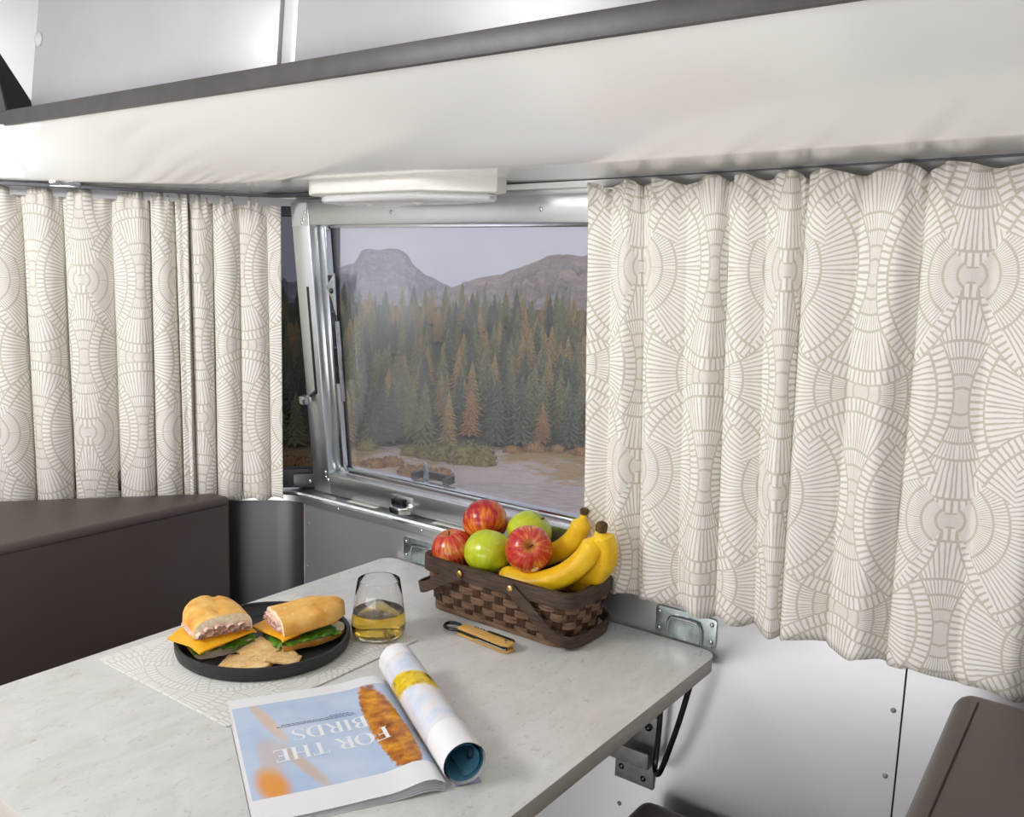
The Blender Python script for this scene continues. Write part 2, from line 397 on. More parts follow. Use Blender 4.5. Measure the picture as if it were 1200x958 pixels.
# ------------------------------------------------------------------ main window
TH = math.atan2(.0660, .645)
WIN_H, WIN_W = .655, 1.40
w1 = thing('window_1', 'long aluminium-framed trailer window looking out on the forest', None, (-.26, .030, .098), (TH, 0, 0), kind='structure')
def wpart(name, g, m_, par=None, **kw): return part(name, g, m_, par or w1, **kw)
fr = wpart('window_frame', G().box(0, .056, -.010, .016, 0, WIN_H, .004).box(.056, WIN_W - .056, -.010, .016, WIN_H - .048, WIN_H, .003).box(.056, WIN_W - .056, -.010, .016, 0, .050, .004).box(WIN_W - .056, WIN_W, -.010, .016, 0, WIN_H, .004), 'frame_alu')
wpart('frame_corner', G().prism([(.002, WIN_H - .050), (.054, WIN_H - .050), (.054, WIN_H - .004), (.020, WIN_H - .010)], .0100, .0112, 0, Matrix.Rotation(R(90), 4, 'X')), 'frame_alu', fr)
for x, z in ((.040, WIN_H - .036), (.047, WIN_H - .022), (.034, WIN_H - .044), (.66, WIN_H - .024), (.045, .040), (.045, .052), (.052, .034), (.30, WIN_H - .024)):
    wpart('screw', G().dome((x, -.010, z), (0, -1, 0), .0042, n=10), 'steel', fr)
wpart('stay_slot', G().box(.0325, .0395, -.0112, -.008, .235, .475, .0005), 'black', fr)
kn = wpart('stay_knob', G().box(.004, .026, -.036, -.016, .212, .232, .004, Matrix.Translation((0, 0, 0))), 'steel', fr)
wpart('knob_shaft', G().cyl((.020, -.02, .226), (.036, -.009, .242), .0035, 8), 'black', kn)
ss = wpart('sash', G().box(.052, .083, .012, .034, .048, WIN_H - .046, .002).box(.086, WIN_W - .06, .022, .040, .048, .062, .001).box(.086, WIN_W - .06, .022, .040, WIN_H - .056, WIN_H - .046, .001), 'sash_alu')
wpart('black_gasket', G().box(.083, .0845, .027, .036, .055, WIN_H - .052), 'black', ss)
# stay arm with triangular bracket on the sash
arm = wpart('stay_arm', G().box(.082, .096, .008, .013, .26, .50, .001, Matrix.Translation((0, 0, 0))), 'dark_steel')
wpart('arm_rail', G().box(.097, .1005, .006, .016, .22, .40, .001), 'steel', arm)
wpart('arm_bracket', G().prism([(.083, .475), (.112, .505), (.108, .415), (.098, .45)], .0, .004, .0005, Matrix.Translation((0, .004, 0)) @ Matrix.Rotation(R(90), 4, 'X')), 'zinc', arm)
wpart('arm_rivet', G().dome((.1, .000, .467), (0, -1, 0), .006, .004).dome((.089, .008, .42), (0, -1, 0), .004).dome((.089, .008, .34), (0, -1, 0), .004), 'dark_steel', arm)
# latch on the bottom bar and its outside keeper
lx = .285
la = wpart('window_latch', G().prism([(lx - .028, -.012), (lx + .030, -.012), (lx + .030, -.020), (lx + .016, -.034), (lx - .016, -.036), (lx - .028, -.026)], .004, .020, .002), 'steel')
wpart('latch_tongue', G().box(lx - .020, lx + .012, -.026, -.008, .018, .034, .002), 'dark_steel', la)
wpart('latch_backing_plate', G().box(lx - .03, lx + .03, -.0115, -.010, .004, .038, .0005), 'frame_alu', la)  # plain aluminium plate behind the latch
kp = wpart('latch_keeper', G().box(lx - .02, lx + .08, .062, .070, .058, .074, .001).box(lx - .02, lx - .008, .040, .070, .058, .074, .001).box(lx + .07, lx + .08, .040, .070, .058, .074, .001), 'dark_steel')
wpart('keeper_fin', G().prism([(lx + .012, .055), (lx + .028, .055), (lx + .024, .098), (lx + .016, .104)], 0, .004, .0005, Matrix.Translation((0, .048, 0)) @ Matrix.Rotation(R(90), 4, 'X')), 'zinc', kp)
# glass
def pane_mat(name, tint, refl, veil=.03):
    m = bpy.data.materials.new(name); m.use_nodes = True; nt = NT(m); nt.n.clear()
    o = nt.new('ShaderNodeOutputMaterial'); t = nt.new('ShaderNodeBsdfTransparent'); t.inputs[0].default_value = (*tint, 1)
    gl = nt.new('ShaderNodeBsdfGlossy'); gl.inputs['Roughness'].default_value = .02
    fr = nt.new('ShaderNodeFresnel'); fr.inputs[0].default_value = 1.45; mx = nt.new('ShaderNodeMixShader')
    nt.l.new(nt.m('MULTIPLY', fr.outputs[0], refl), mx.inputs[0]); nt.l.new(t.outputs[0], mx.inputs[1]); nt.l.new(gl.outputs[0], mx.inputs[2]); df = nt.new('ShaderNodeBsdfDiffuse'); df.inputs[0].default_value = (.9, .9, .95, 1); m2 = nt.new('ShaderNodeMixShader'); m2.inputs[0].default_value = veil
    nt.l.new(mx.outputs[0], m2.inputs[1]); nt.l.new(df.outputs[0], m2.inputs[2]); nt.l.new(m2.outputs[0], o.inputs[0])       # pale veil mixed into the glass, imitating haze and reflected room light
    return m
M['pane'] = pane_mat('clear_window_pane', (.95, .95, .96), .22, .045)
M['pane_tint'] = pane_mat('grey_window_pane', (.45, .45, .47), .3, .008)
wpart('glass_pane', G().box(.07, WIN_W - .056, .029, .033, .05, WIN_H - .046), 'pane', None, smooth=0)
# corner post closing the gap between the two windows
pp = struct('trim_2', G().box(-.250, -.222, .052, .066, .08, .78, .002), 'dark_alu', 'narrow post between the two windows')
# diagonal nose window
W2A = math.atan2(-DIAG.y, -DIAG.x)              # direction running back to the corner
w2o = Vector((-.262, .072)) + DIAG * .60
w2 = thing('window_2', 'grey-tinted nose window half hidden by curtains', None, (w2o.x, w2o.y, .098), (0, 0, W2A), kind='structure')
part('window_frame', G().box(0, .03, -.008, .016, 0, .655, .003).box(.585, .60, 0, .016, 0, .655, .003).box(.03, .57, -.008, .016, .625, .655, .003).box(.03, .575, -.010, .02, .0, .045, .003), 'dark_alu', w2)
rl = part('lower_rail', G().box(.515, .592, -.020, -.008, .004, .036, .004), 'dark_alu', w2)
part('screw', G().dome((.555, -.020, .018), (0, -1, 0), .004), 'steel', rl)
part('glass_pane', G().box(.02, .59, .006, .010, .03, .64), 'pane_tint', w2, smooth=0)

# ------------------------------------------------------------------ overhead locker with its rounded white underside
RAIL_Z = .757
railP = [Vector((2.55, -.052)), Vector((-.24, -.052)), Vector((-.295, -.062)), Vector((-.335, -.090)), Vector((-.335, -.090)) + DIAG * .80]
lk = thing('overhead_locker', 'overhead locker with rounded white underside and anthracite edge trim', 'cabinet', (.6, -.25, .79))
LB = Vector((.6, -.25, .79))
def resample(P, n):
    L = [0]
    for a, c in zip(P, P[1:]): L.append(L[-1] + (c - a).length)
    out = []
    for i in range(n + 1):
        s = L[-1] * i / n; k = max(j for j in range(len(L)) if L[j] <= s + 1e-9); k = min(k, len(P) - 2)
        out.append(P[k].lerp(P[k + 1], (s - L[k]) / (L[k + 1] - L[k])))
    return out
backP = [Vector((2.58, -.030)), Vector((-.25, -.030)), Vector((-.31, -.040)), Vector((-.36, -.075)), Vector((-.36, -.075)) + DIAG * .80]
NB = 90
bk = resample(backP, NB)
TY, TZ = -.45, .878
def under(i, t):
    p = bk[i]
    x1 = max(-.70, min(2.58, 2.58 - (2.58 + .70) * i / NB)) if False else None
    f = i / NB
    # the front edge runs straight; spread its points so that the skin fans out at the nose
    X = p.x if p.x > .1 else .1 + (p.x - .1) * 1.0
    T = Vector((X, min(TY, p.y - .06), TZ))
    span = (Vector((p.x, p.y)) - Vector((T.x, T.y))).length
    h0 = .757 + .0177 * max(0, p.x - .5) * (1 - t)
    # profile: short vertical rise, flat soffit, rounded shoulder rising to the trim
    if t < .06: z = h0 + .013 * (t / .06)
    else:
        s = (t - .06) / .94
        z = h0 + .013 + .002 * s + (TZ - h0 - .015) * (max(0, s - .46) / .54) ** 1.35
    q = Vector((p.x, p.y, 0)).lerp(Vector((T.x, T.y, 0)), t)
    return (q.x - LB.x, q.y - LB.y, z - LB.z)
g = G(); NT_ = 40
for j in range(NT_ + 1):
    for i in range(NB + 1): g.vert(under(i, j / NT_))
for j in range(NT_):
    for i in range(NB):
        a = j * (NB + 1) + i; g.face((a, a + 1, a + NB + 2, a + NB + 1))
part('rounded_underside', g, 'shell_white', lk, 'white satin skin curving down to the curtain rail', smooth=60)
def lbox(x0, x1, y0, y1, z0, z1, bev=0.): return G().box(x0 - LB.x, x1 - LB.x, y0 - LB.y, y1 - LB.y, z0 - LB.z, z1 - LB.z, bev)
part('edge_trim', lbox(-.672, 2.58, TY - .006, TY + .022, .876, .905, .0008), 'locker_trim', lk)
def post(xa, xb, ya, yb):
    gg = lbox(xa, xb, ya, yb, .903, 1.265); gg.v = [(x - .40 * (z + LB.z - .903), y, z) for x, y, z in gg.v]; return gg
part('end_trim', post(-.672, -.632, TY - .006, TY + .034), 'locker_trim', lk)
part('end_trim_inner', post(-.633, -.630, TY - .003, TY + .050), 'black', lk)
# recessed panels above the trim, leaning back, with a rounded rib between them
def lean_panel(x0, x1, y, z0, z1, lean, th=.012):
    gg = G().box(x0, x1, 0, th, 0, z1 - z0, .004)
    mt = Matrix.Translation((-LB.x, y - LB.y, z0 - LB.z)) @ Matrix.Rotation(-lean, 4, 'X')
    gg.v = [tuple(mt @ Vector(v)) for v in gg.v]; return gg
pa = part('locker_panel', lean_panel(-.78, .1385, -.405, .885, 1.29, R(5)), 'locker_panel', lk)
part('locker_panel', lean_panel(.178, 1.30, -.405, .885, 1.29, R(5)), 'locker_panel', lk)
part('locker_panel', lean_panel(1.33, 2.55, -.405, .885, 1.29, R(5)), 'locker_panel', lk)
part('panel_rib', lean_panel(.137, .176, -.398, .885, 1.29, R(5), .02), 'panel_white', lk)
bt = Matrix.Translation((0, -.405 - LB.y, .885 - LB.z)) @ Matrix.Rotation(-R(5), 4, 'X')
gg = G().dome((-.618 - LB.x, -.0005, .168), (0, -1, 0), .014, .006, 16); gg.v = [tuple(bt @ Vector(v)) for v in gg.v]
part('bumper_button', gg, 'lens', pa)
part('locker_top', lbox(-.672, 2.58, -.45, -.03, 1.262, 1.278), 'panel_white', lk)

# ------------------------------------------------------------------ dome lamp on the underside
g0 = (-.040, -.205, .756)
lamp = thing('ceiling_lamp', 'long white plastic lamp with clear lens under the overhead locker', 'lamp', (.168, -.150, .7735))
def oct_(x0, x1, y0, y1, cx, cy): return [(x0 + cx * .35, y0), (x1 - cx, y0), (x1, y0 + cy), (x1, y1 - cy * .3), (x1 - cx, y1), (x0 + cx * .35, y1), (x0, y1 - cy * .4), (x0, y0 + cy * .35)]
part('lamp_body', G().prism(oct_(-.205, .205, -.062, .062, .11, .075), -.028, -.0005, .004), 'plastic_white', lamp)
part('lamp_lens', G().prism(oct_(-.180, .188, -.050, .056, .10, .065), -.042, -.027, .008, None, 0, 4), 'lens', lamp)
for x in (-.09, .03): part('lamp_bulb', G().lathe([(0, -.012), (.008, -.010), (.012, -.004), (.012, .004)], 12, (x, .01, -.033)), 'plastic_white', lamp)

# ------------------------------------------------------------------ curtain rail
rail = thing('curtain_rail', 'thin aluminium curtain rail under the overhead locker', 'curtain rail', (.6, -.05, RAIL_Z))
RB = Vector((.6, -.05, RAIL_Z))
g = G(); n = len(railP); prof = [(-.010, .002), (-.010, .008), (.010, .008), (.010, .002), (.006, .002), (.006, .005), (-.006, .005), (-.006, .002)]
rp = [railP[0]] + railP[1:]
for i, p in enumerate(rp):
    a = rp[max(0, i - 1)]; c = rp[min(len(rp) - 1, i + 1)]; t = (c - a).normalized(); nn = Vector((t.y, -t.x))
    for d, z in prof: q = p + nn * d; g.vert((q.x - RB.x, q.y - RB.y, z + .0177 * max(0, p.x - .5)))
m_ = len(prof)
for i in range(len(rp) - 1):
    for k in range(m_): g.face((i * m_ + k, i * m_ + (k + 1) % m_, (i + 1) * m_ + (k + 1) % m_, (i + 1) * m_ + k))
part('track', g, 'dark_alu', rail)
g2 = G().box(-.25 - RB.x, 0.54 - RB.x, .012, .022, -.014, .003, .002)
part('track_cover', g2, 'frame_alu', rail)
q = railP[3] + DIAG * .37
cl = part('rail_joiner', G().box(-.030, .030, -.012, .012, -.001, .013, .002), 'steel', rail, loc=(q.x - RB.x, q.y - RB.y, .004), rot=(0, 0, W2A))
part('joiner_screw', G().cyl((-.012, -.018, .006), (-.012, .018, .006), .005, 10).cyl((.014, -.018, .006), (.014, .018, .006), .005, 10), 'steel', cl)

# ------------------------------------------------------------------ curtains
def curtain(name, label, P0, P1, folds, ztop, zbot, seed, amp=.021, flare=.0, drop=0., rise=0., valley=.008, sharp=.8):
    """folds: list of (length share, depth factor); the sheet runs from P0 to P1"""
    rnd = random.Random(seed); P0, P1 = Vector(P0), Vector(P1); L = (P1 - P0).length; t = (P1 - P0).normalized(); nn = Vector((t.y, -t.x))
    nn = nn if nn.y < 0 else -nn
    tot = sum(f[0] for f in folds); NF = 24; ph = []; dp = []
    for k, (f, d) in enumerate(folds):
        for j in range(NF): ph.append((sum(x[0] for x in folds[:k]) + f * j / NF) / tot); dp.append((k, j / NF, d))
    ph.append(1.0); dp.append((len(folds) - 1, 1.0, folds[-1][1]))
    NV = 48; base = Vector((P0.x, P0.y, zbot)); g = G(); sk = [rnd.uniform(-.3, .3) for _ in range(len(folds) + 1)]; sh = [rnd.uniform(-.012, .012) for _ in range(len(folds) + 1)]
    rows = []
    for j in range(NV + 1):
        v = j / NV                                        # 0 top, 1 bottom
        row = []
        for i, s in enumerate(ph):
            k, fr, d = dp[i]; d2 = folds[min(k + 1, len(folds) - 1)][1]
            dd = d * (1 - fr) + d2 * fr
            a = 2 * math.pi * fr
            lat = sh[k] * (1 - fr) + sh[min(k + 1, len(folds))] * fr
            A = amp * dd * (.62 + .50 * smoothstep(0, .5, v) + .10 * v)
            off = A * (sharp * (2 * abs(math.cos(a / 2)) ** .85 - 1) + (1 - sharp) * (math.cos(a) * .8 + .2 * math.cos(2 * a + sk[k] * 3)) + .10 * math.sin(2 * a + sk[k]) * math.sin(a / 2)) - valley * dd * math.exp(-((a - math.pi) / .42) ** 2) * (.5 + .5 * v)
            # pleated heading: extra pinches at the top
            off += .005 * math.exp(-(v / .05) ** 2) * math.cos(3 * a + k)
            off += .004 * noise.noise((s * 9 + seed, v * 3, 0)) * v
            slide = lat * (v - .3) + A * .35 * math.sin(a)          # folds lean and curl over
            edge = min(1, min(s, 1 - s) / .02)
            slide *= edge
            x = P0 + t * (s * L + slide) + nn * (off + flare * v)
            zt = ztop + rise * s
            z = zt + (zbot - zt) * v - .011 * (.5 - .5 * math.cos(a)) * (1 - v) ** 8 + .004 * math.sin(a * 1.0 + k) * v ** 8 - drop * s * v
            row.append(Vector((x.x, x.y, z)))
        rows.append(row)
    mid = rows[NV // 2]; us = [0]
    for a, c in zip(mid, mid[1:]): us.append(us[-1] + (c - a).length)
    uvs = []
    for j, row in enumerate(rows):
        for i, p in enumerate(row): g.vert(p - base); uvs.append((us[i] + .04 * seed, p.z * 1.0 + .03 * seed))
    n = len(ph)
    for j in range(NV):
        for i in range(n - 1): a = j * n + i; g.face((a, a + 1, a + n + 1, a + n))
    me = g.mesh(name, 'curtain', 180, lambda vi, co: uvs[vi] if vi < len(uvs) else (0, 0), recalc=False)
    o = part(name, me, None, None, label, loc=base); o['category'] = 'curtain'; o['group'] = 'printed curtains on the rail'
    sm = o.modifiers.new('cloth', 'SOLIDIFY'); sm.thickness = .0012; sm.offset = 0
    return o
curtain('curtain', 'wide ivory fan-print curtain hanging over the right end of the window', (.514, -.072), (1.42, -.072),
        [(.10, .35), (.07, .9), (.13, .55), (.06, 1.0), (.10, .45), (.05, 1.0), (.15, .6), (.08, 1.25), (.16, .35), (.09, .8), (.15, .5), (.1, .9)], RAIL_Z + .006, .070, 1, .0165, -.046, rise=.016, valley=.006, sharp=.28)
dA = Vector((-.314, -.026)); 
curtain('curtain', 'ivory fan-print curtain beside the aluminium window corner, with overlapping edge folds', dA + DIAG * .215, dA + DIAG * .0, [(.05, .9), (.06, .9), (.07, .8), (.07, .55)], RAIL_Z + .002, .078, 2, .014, valley=.012)
curtain('curtain', 'ivory fan-print curtain with deep folds above the brown bench back', dA + DIAG * .80, dA + DIAG * .195, [(.08, .9), (.08, 1.0), (.08, .9), (.09, 1.0), (.08, 1.2), (.12, .8), (.05, 1.0), (.06, .8)], RAIL_Z + .002, .076, 3, .018, valley=.014)

# ------------------------------------------------------------------ table
TW, TL, TT = .76, .925, .026
tb = thing('dinette_table', 'pale stone-look laminate dinette table with rounded corners', 'table', (.38, -.46, -.72))
tp = part('table_top', G().prism([(x - .38, y + .46) for x, y in rrect(0, TW, -TL, -.001, .028)], .7195, .720, 0.), 'laminate', tb)
part('edge_band', G().prism([(x - .38, y + .46) for x, y in rrect(0, TW, -TL, -.001, .028)], .720 - TT, .7194, .0015), 'edge_band', tb)
part('support_leg', G().tube([(-.05, -.28, .694), (-.05, -.28, .02)], .03, 16).lathe([(.0, 0), (.16, 0), (.16, .006), (.15, .012), (.04, .022), (.035, .04)], 24, (-.05, -.28, .0)), 'frame_alu', tb)
# hinge bracket on the wall with its folding wire stay
hb = thing('stay_bracket', 'grey hinged wall bracket with bent wire stay under the table', 'bracket', (.625, .002, -.20))
hs = .0
part('bracket_plate', G().box(-.038, .038, -.004, .003, -.008, .048, .001), 'grey_steel', hb)
part('bracket_plate', G().box(-.043, .034, -.010, .003, -.085, -.036, .001), 'grey_steel', hb)
part('bracket_flap', G().box(-.043, .034, -.034, -.004, -.036, -.030, .001).box(-.043, .034, -.036, -.030, -.034, -.006, .001), 'grey_steel', hb)
for x, z in ((-.016, .012), (.018, .028), (-.03, -.062), (.014, -.07)): part('bolt', G().dome((x, -.008, z), (0, -1, 0), .0065, .005, 10), 'dark_steel', hb)
part('wire_stay', G().tube(catmull([(.045, -.02, .160), (.045, -.02, .06), (.043, -.022, -.01), (.046, -.03, -.028), (.058, -.045, -.028), (.070, -.05, -.005), (.095, -.055, .08), (.115, -.058, .165)], 6), .005, 8), 'dark_steel', hb)
# table latches on the wall
def latch_plate(x, label):
    t = thing('table_latch', label, 'bracket', (x, .0045, .004), group='zinc table latches')
    part('plate', G().prism([(a, c) for a, c in rrect(-.056, .056, .0, .050, .006)], 0, .003, .0006, Matrix.Rotation(R(90), 4, 'X')), 'zinc', t)
    part('hook', G().tube(catmull([(-.030, -.004, .002), (-.030, -.009, .022), (-.026, -.010, .035), (-.018, -.010, .038), (.018, -.010, .038), (.027, -.010, .034), (.031, -.009, .022), (.031, -.004, .002)], 5), .0028, 8), 'steel', t)
    part('hook_plate', G().box(-.028, .029, -.0075, -.0045, .0, .036, .001), 'zinc', t)
    for a in (-.048, .048):
        for c in (.010, .040): part('screw', G().dome((a, -.003, c), (0, -1, 0), .0042, .003, 10), 'steel', t)
latch_plate(.697, 'zinc latch plate on the wall at the free corner of the table')
latch_plate(.100, 'zinc latch plate on the wall beside the basket of fruit')

# ------------------------------------------------------------------ benches
def slab(poly, z0, z1, bev):
    return G().prism(poly, z0, z1, bev, None, 0, 4)
def round_poly(poly, r, n=4):
    out = []; m_ = len(poly)
    for i in range(m_):
        p = Vector(poly[i]); a = (Vector(poly[i - 1]) - p).normalized(); c = (Vector(poly[(i + 1) % m_]) - p).normalized()
        p0, p2 = p + a * r, p + c * r
        for k in range(n + 1):
            t = k / n; out.append(tuple((1 - t) ** 2 * p0 + 2 * t * (1 - t) * p + t * t * p2))
    return out
be = thing('bench', 'dark brown vinyl bench back below the folded nose curtains', 'bench', (-.5, -.7, -.72))
pl = [(-.335, -.150), (-.335, -1.45), (-.93, -1.45), (-.93, -.86), (-.425, -.20), (-.39, -.155)]
pl = [(x + .5, y + .7) for x, y in pl]
part('backrest', slab(round_poly(pl, .022), .40, .822, .012), 'vinyl', be)
sp = [(x + .5, y + .7) for x, y in [(-.3335, -.16), (-.3335, -1.44)]]
part('stitching', G().tube([(.1655, .535, .806), (.1655, -.74, .806)], .0014, 6), 'thread', be)
part('seat_cushion', slab(round_poly([(.17, .65), (.17, -.75), (.58, -.75), (.58, .65)], .03), .33, .45, .02), 'vinyl', be)
part('bench_base', G().box(-.2, .55, -.75, .63, .0, .33, .004), 'panel_white', be)
be2 = thing('bench', 'dark brown vinyl bench with seat by the riveted wall seam', 'bench', (1.4, -.7, -.72))
pl2 = [(x - 1.4, y + .7) for x, y in [(1.134, -.122), (1.60, -.135), (1.60, -1.02), (1.162, -1.02)]]
part('backrest', slab(round_poly(pl2, .03), .42, .826, .022), 'vinyl', be2)
part('stitching', G().tube([(-.236, .54, .8262), (-.225, -.30, .8262)], .0012, 6), 'thread', be2)
part('seat_cushion', slab(round_poly([(-.74, .66), (-.30, .66), (-.30, -.35), (-.74, -.35)], .03), .33, .445, .02), 'vinyl', be2)
part('bench_base', G().box(-.70, .15, -.34, .62, 0, .33, .004), 'panel_white', be2)

# ------------------------------------------------------------------ placemat, plate
pm = whole('placemat', G().prism(rrect(-.1625, .1625, -.19, .19, .008, 3), 0, .003, .001), 'mat_cloth', 'pale fan-print cloth placemat under plate and glass', 'placemat', (.1875, -.4745, .0002), uv=lambda i, co: (co.x + .02, co.y + .05))
M['plate'] = mottled('matt_black_stoneware', (34, 34, 36), (42, 42, 44), .45, 0, 200, None, .15, .0006)
PC = (.178, -.468, .0034)
PR = .1375
plate = whole('dinner_plate', G().lathe([(0, .001), (PR * .86, 0), (PR * .95, .0005), (PR * .985, .004), (PR, .012), (PR, .022), (PR - .003, .0232), (PR - .006, .022), (PR - .008, .011), (PR - .014, .0055), (PR * .8, .005), (0, .0048)], 72), 'plate', 'matt black rimmed plate holding sandwiches and crackers', 'plate', PC)

# ------------------------------------------------------------------ sandwiches
def crust():
    m, b, nt = base_mat('golden_bread_crust', .55, 0); co = nt.coord('Object')
    f = nt.noise(co, 28, 4); g_ = nt.noise(co, 140, 3)
    c = nt.ramp(f, [(.30, lin((246, 208, 132))), (.50, lin((238, 180, 84))), (.72, lin((216, 142, 52)))])
    c = nt.mix(nt.smooth(g_, .62, .75), c, lin((240, 214, 160))); nt.put(c, b.inputs['Base Color']); bump(nt, b, g_, .2, .001); return m
M['crust'] = crust()
M['crumb'] = mottled('soft_white_crumb', (240, 218, 176), (252, 244, 224), .85, 0, 180, None, .5, .002)
M['cheese'] = mottled('orange_cheddar', (248, 172, 22), (252, 186, 40), .40, 0, 30, **{'Subsurface Weight': .1})
M['meat'] = mottled('sliced_turkey', (214, 162, 144), (246, 220, 204), .45, 0, 120, (1, 1, 3), .4, .002)
M['lettuce'] = mottled('green_lettuce', (62, 120, 22), (128, 176, 48), .45, 0, 60, None, .3, .002)
M['tomato'] = mottled('tomato_flesh', (150, 34, 16), (196, 62, 30), .3, 0, 90)
def sandwich(label, base, rotz, L, Wd, H, seed, crackx=0.):
    rnd = random.Random(seed); t = thing('sandwich', label, 'sandwich', base, (0, 0, rotz), group='halved sandwiches on the plate')
    # local: +x away from the cut face, y across; cut at x = 0
    def wid(u): return Wd / 2 * (1.0 - .0 * u) * math.sqrt(max(0, 1 - max(0, (u - .35) / .65) ** 2.6)) 
    def bun(z0, h, flat, mi):
        g = G(); NU, NA = 18, 16
        for i in range(NU + 1):
            u = i / NU; w = max(wid(u), .002); hh = h * (1 - .35 * max(0, (u - .45) / .55) ** 2) if u < 1 else h * .5
            for k in range(NA + 1):
                a = math.pi * k / NA; y = -w * math.cos(a); s = math.sin(a)
                z = hh * (s ** (.55 if not flat else .35))
                if not flat: z -= .008 * math.exp(-((y + .006 + .02 * (u - .5)) / .0035) ** 2)          # baker's score along the top
                n_ = noise.noise((u * 5 + seed, y * 70, z * 60)) * .0015
                g.vert((u * L, y, z0 + (z + n_ if not flat else -(z + n_))))
        n = NA + 1
        for i in range(NU):
            for k in range(NA): a = i * n + k; g.face((a, a + 1, a + n + 1, a + n))
        for i in range(NU): a = i * n; g.face((a, a + n, a + n + NA, a + NA), 1)             # cut inner side
        g.face([k for k in range(NA + 1)], 1); g.face([NU * n + k for k in range(NA + 1)], 0)
        return g
    zb = .020
    part('bun_bottom', bun(zb - .002, .017, True, 0), ['crust', 'crumb'], t, smooth=70)
    lift = H - .028
    tilt = Matrix.Rotation(R(-5), 4, 'Y')
    bt_ = bun(0, .032, False, 0); bt_.v = [tuple(tilt @ Vector(v) + Vector((.002, 0, lift))) for v in bt_.v]
    part('bun_top', bt_, ['crust', 'crumb'], t, smooth=70)
    # lettuce: ruffled sheets peeking out
    g = G()
    def let(u, v):
        x = -.010 + .008 * noise.noise((v * 6, seed, 0)) + u * L * .9; y = (v - .5) * Wd * (1.08 + .10 * noise.noise((u * 6, seed, 3)))
        e = abs(v - .5) * 2; fr = max(e, 1 - u * 6)
        return (x, y, zb + .001 + .010 * noise.noise((v * 7 + seed, u * 7, 1)) * max(0, fr) + .005 * noise.noise((v * 19, u * 17, seed)) * max(.2, fr) - .005 * max(0, 1 - u * 5))
    g.grid(26, 26, let); part('lettuce', g, 'lettuce', t, smooth=80)
    for y in (-.020, .018):
        part('tomato_slice', G().lathe([(0, 0), (.018, 0), (.0205, .002), (.018, .004), (0, .004)], 20, (.016, y, zb + .004)), 'tomato', t)
    # cheese slice: a bent square, one corner drooping out of the cut
    g = G()
    def ch(u, v, dz):
        a = R(14); x0 = -.012 + u * L * .88; y0 = (v - .5) * Wd * 1.09
        x = x0 * math.cos(a) - y0 * math.sin(a) - .002; y = x0 * math.sin(a) + y0 * math.cos(a)
        dr = max(0, -x) / .02 + max(0, abs(y) - Wd * .47) / .012
        return (x, y, zb + .0115 - .006 * dr + dz)
    for dz in (0, .0028): g.grid(12, 12, lambda u, v: ch(u, v, dz))
    n = 13
    for k in range(12):
        for (a, c) in ((k, k + 1), (12 * n + k, 12 * n + k + 1), (k * n, (k + 1) * n), (k * n + 12, (k + 1) * n + 12)): g.face((a, c, c + n * n, a + n * n))
    part('cheese_slice', g, 'cheese', t, smooth=50)
    # folded turkey: several crumpled ribbons bulging at the cut
    for k in range(9):
        y = (k % 5 - 2 + (k // 5) * .5) * Wd * .18 + rnd.uniform(-.003, .003); zz = zb + .019 + (k // 5) * .008 + rnd.uniform(0, .003)
        g = G(); ang = rnd.uniform(-.4, .4); rr = rnd.uniform(.0085, .0115)
        def mt_(u, v):
            a = 2 * math.pi * v; r = rr * (1 + .35 * noise.noise((u * 4 + k * 7 + seed, math.cos(a) * 1.4, math.sin(a) * 1.4))) * (math.sin(math.pi * min(1, max(.03, u * .93 + .05))) ** .35)
            return (-.007 + u * L * .72, y + math.cos(a) * r * 1.15 + u * .01 * ang, zz + math.sin(a) * r * .72 + .001 * math.sin(u * 30))
        g.grid(14, 14, mt_); part('turkey_slice', g, 'meat', t, smooth=80)
    return t
sandwich('sandwich half with its filling facing the crackers, cheese corner over the plate rim', (.172, -.540, PC[2] + .0045), R(163), .105, .092, .064, 11)
sandwich('sandwich half beside the glass, cheese slice drooping over green lettuce', (.206, -.470, PC[2] + .0045), R(70), .118, .084, .060, 23)

# ------------------------------------------------------------------ crackers
def cracker_mat():
    m, b, nt = base_mat('seeded_cracker', .75, 0); co = nt.coord('Object'); f = nt.noise(co, 90, 4); g_ = nt.noise(co, 420, 2)
    c = nt.ramp(f, [(.3, lin((214, 166, 96))), (.55, lin((234, 198, 138))), (.75, lin((244, 216, 164)))])
    vr = nt.new('ShaderNodeTexVoronoi'); nt.l.new(co, vr.inputs[0]); vr.inputs['Scale'].default_value = 160
    c = nt.mix(nt.m('LESS_THAN', vr.outputs[0], .16), c, lin((140, 96, 48))); nt.put(c, b.inputs['Base Color']); bump(nt, b, g_, .4, .001); return m
M['cracker'] = cracker_mat()
def cracker_mesh(seed):
    g = G(); rnd = random.Random(seed); s = .024; pts = []
    for k in range(28):
        e, f = divmod(k, 7); a = -s + 2 * s * f / 7; w = s + .0007 * math.sin(k * 2.4 + seed)
        pts.append(((a, -w), (w, a), (-a, w), (-w, -a))[e])
    return g.prism(pts, 0, .0042, .0008).mesh('cracker', 'cracker', 50)
cr = [(.214, -.548, .0004, 28, 4, -3, 'cracker lying flat beside the first sandwich half'), (.248, -.531, .0050, -12, 10, -6, 'cracker overlapping its neighbours in the middle of the pile'),
      (.272, -.506, .0100, 40, -9, 8, 'cracker at the end of the pile near the magazine'), (.212, -.506, .0066, 2, 12, 9, 'cracker behind the pile leaning on the others'),
      (.247, -.541, .0004, 52, 2, 2, 'cracker at the bottom of the pile, its corner at the plate rim'), (.241, -.490, .0040, 66, -8, 3, 'cracker tucked under the pile beside the second sandwich half')]
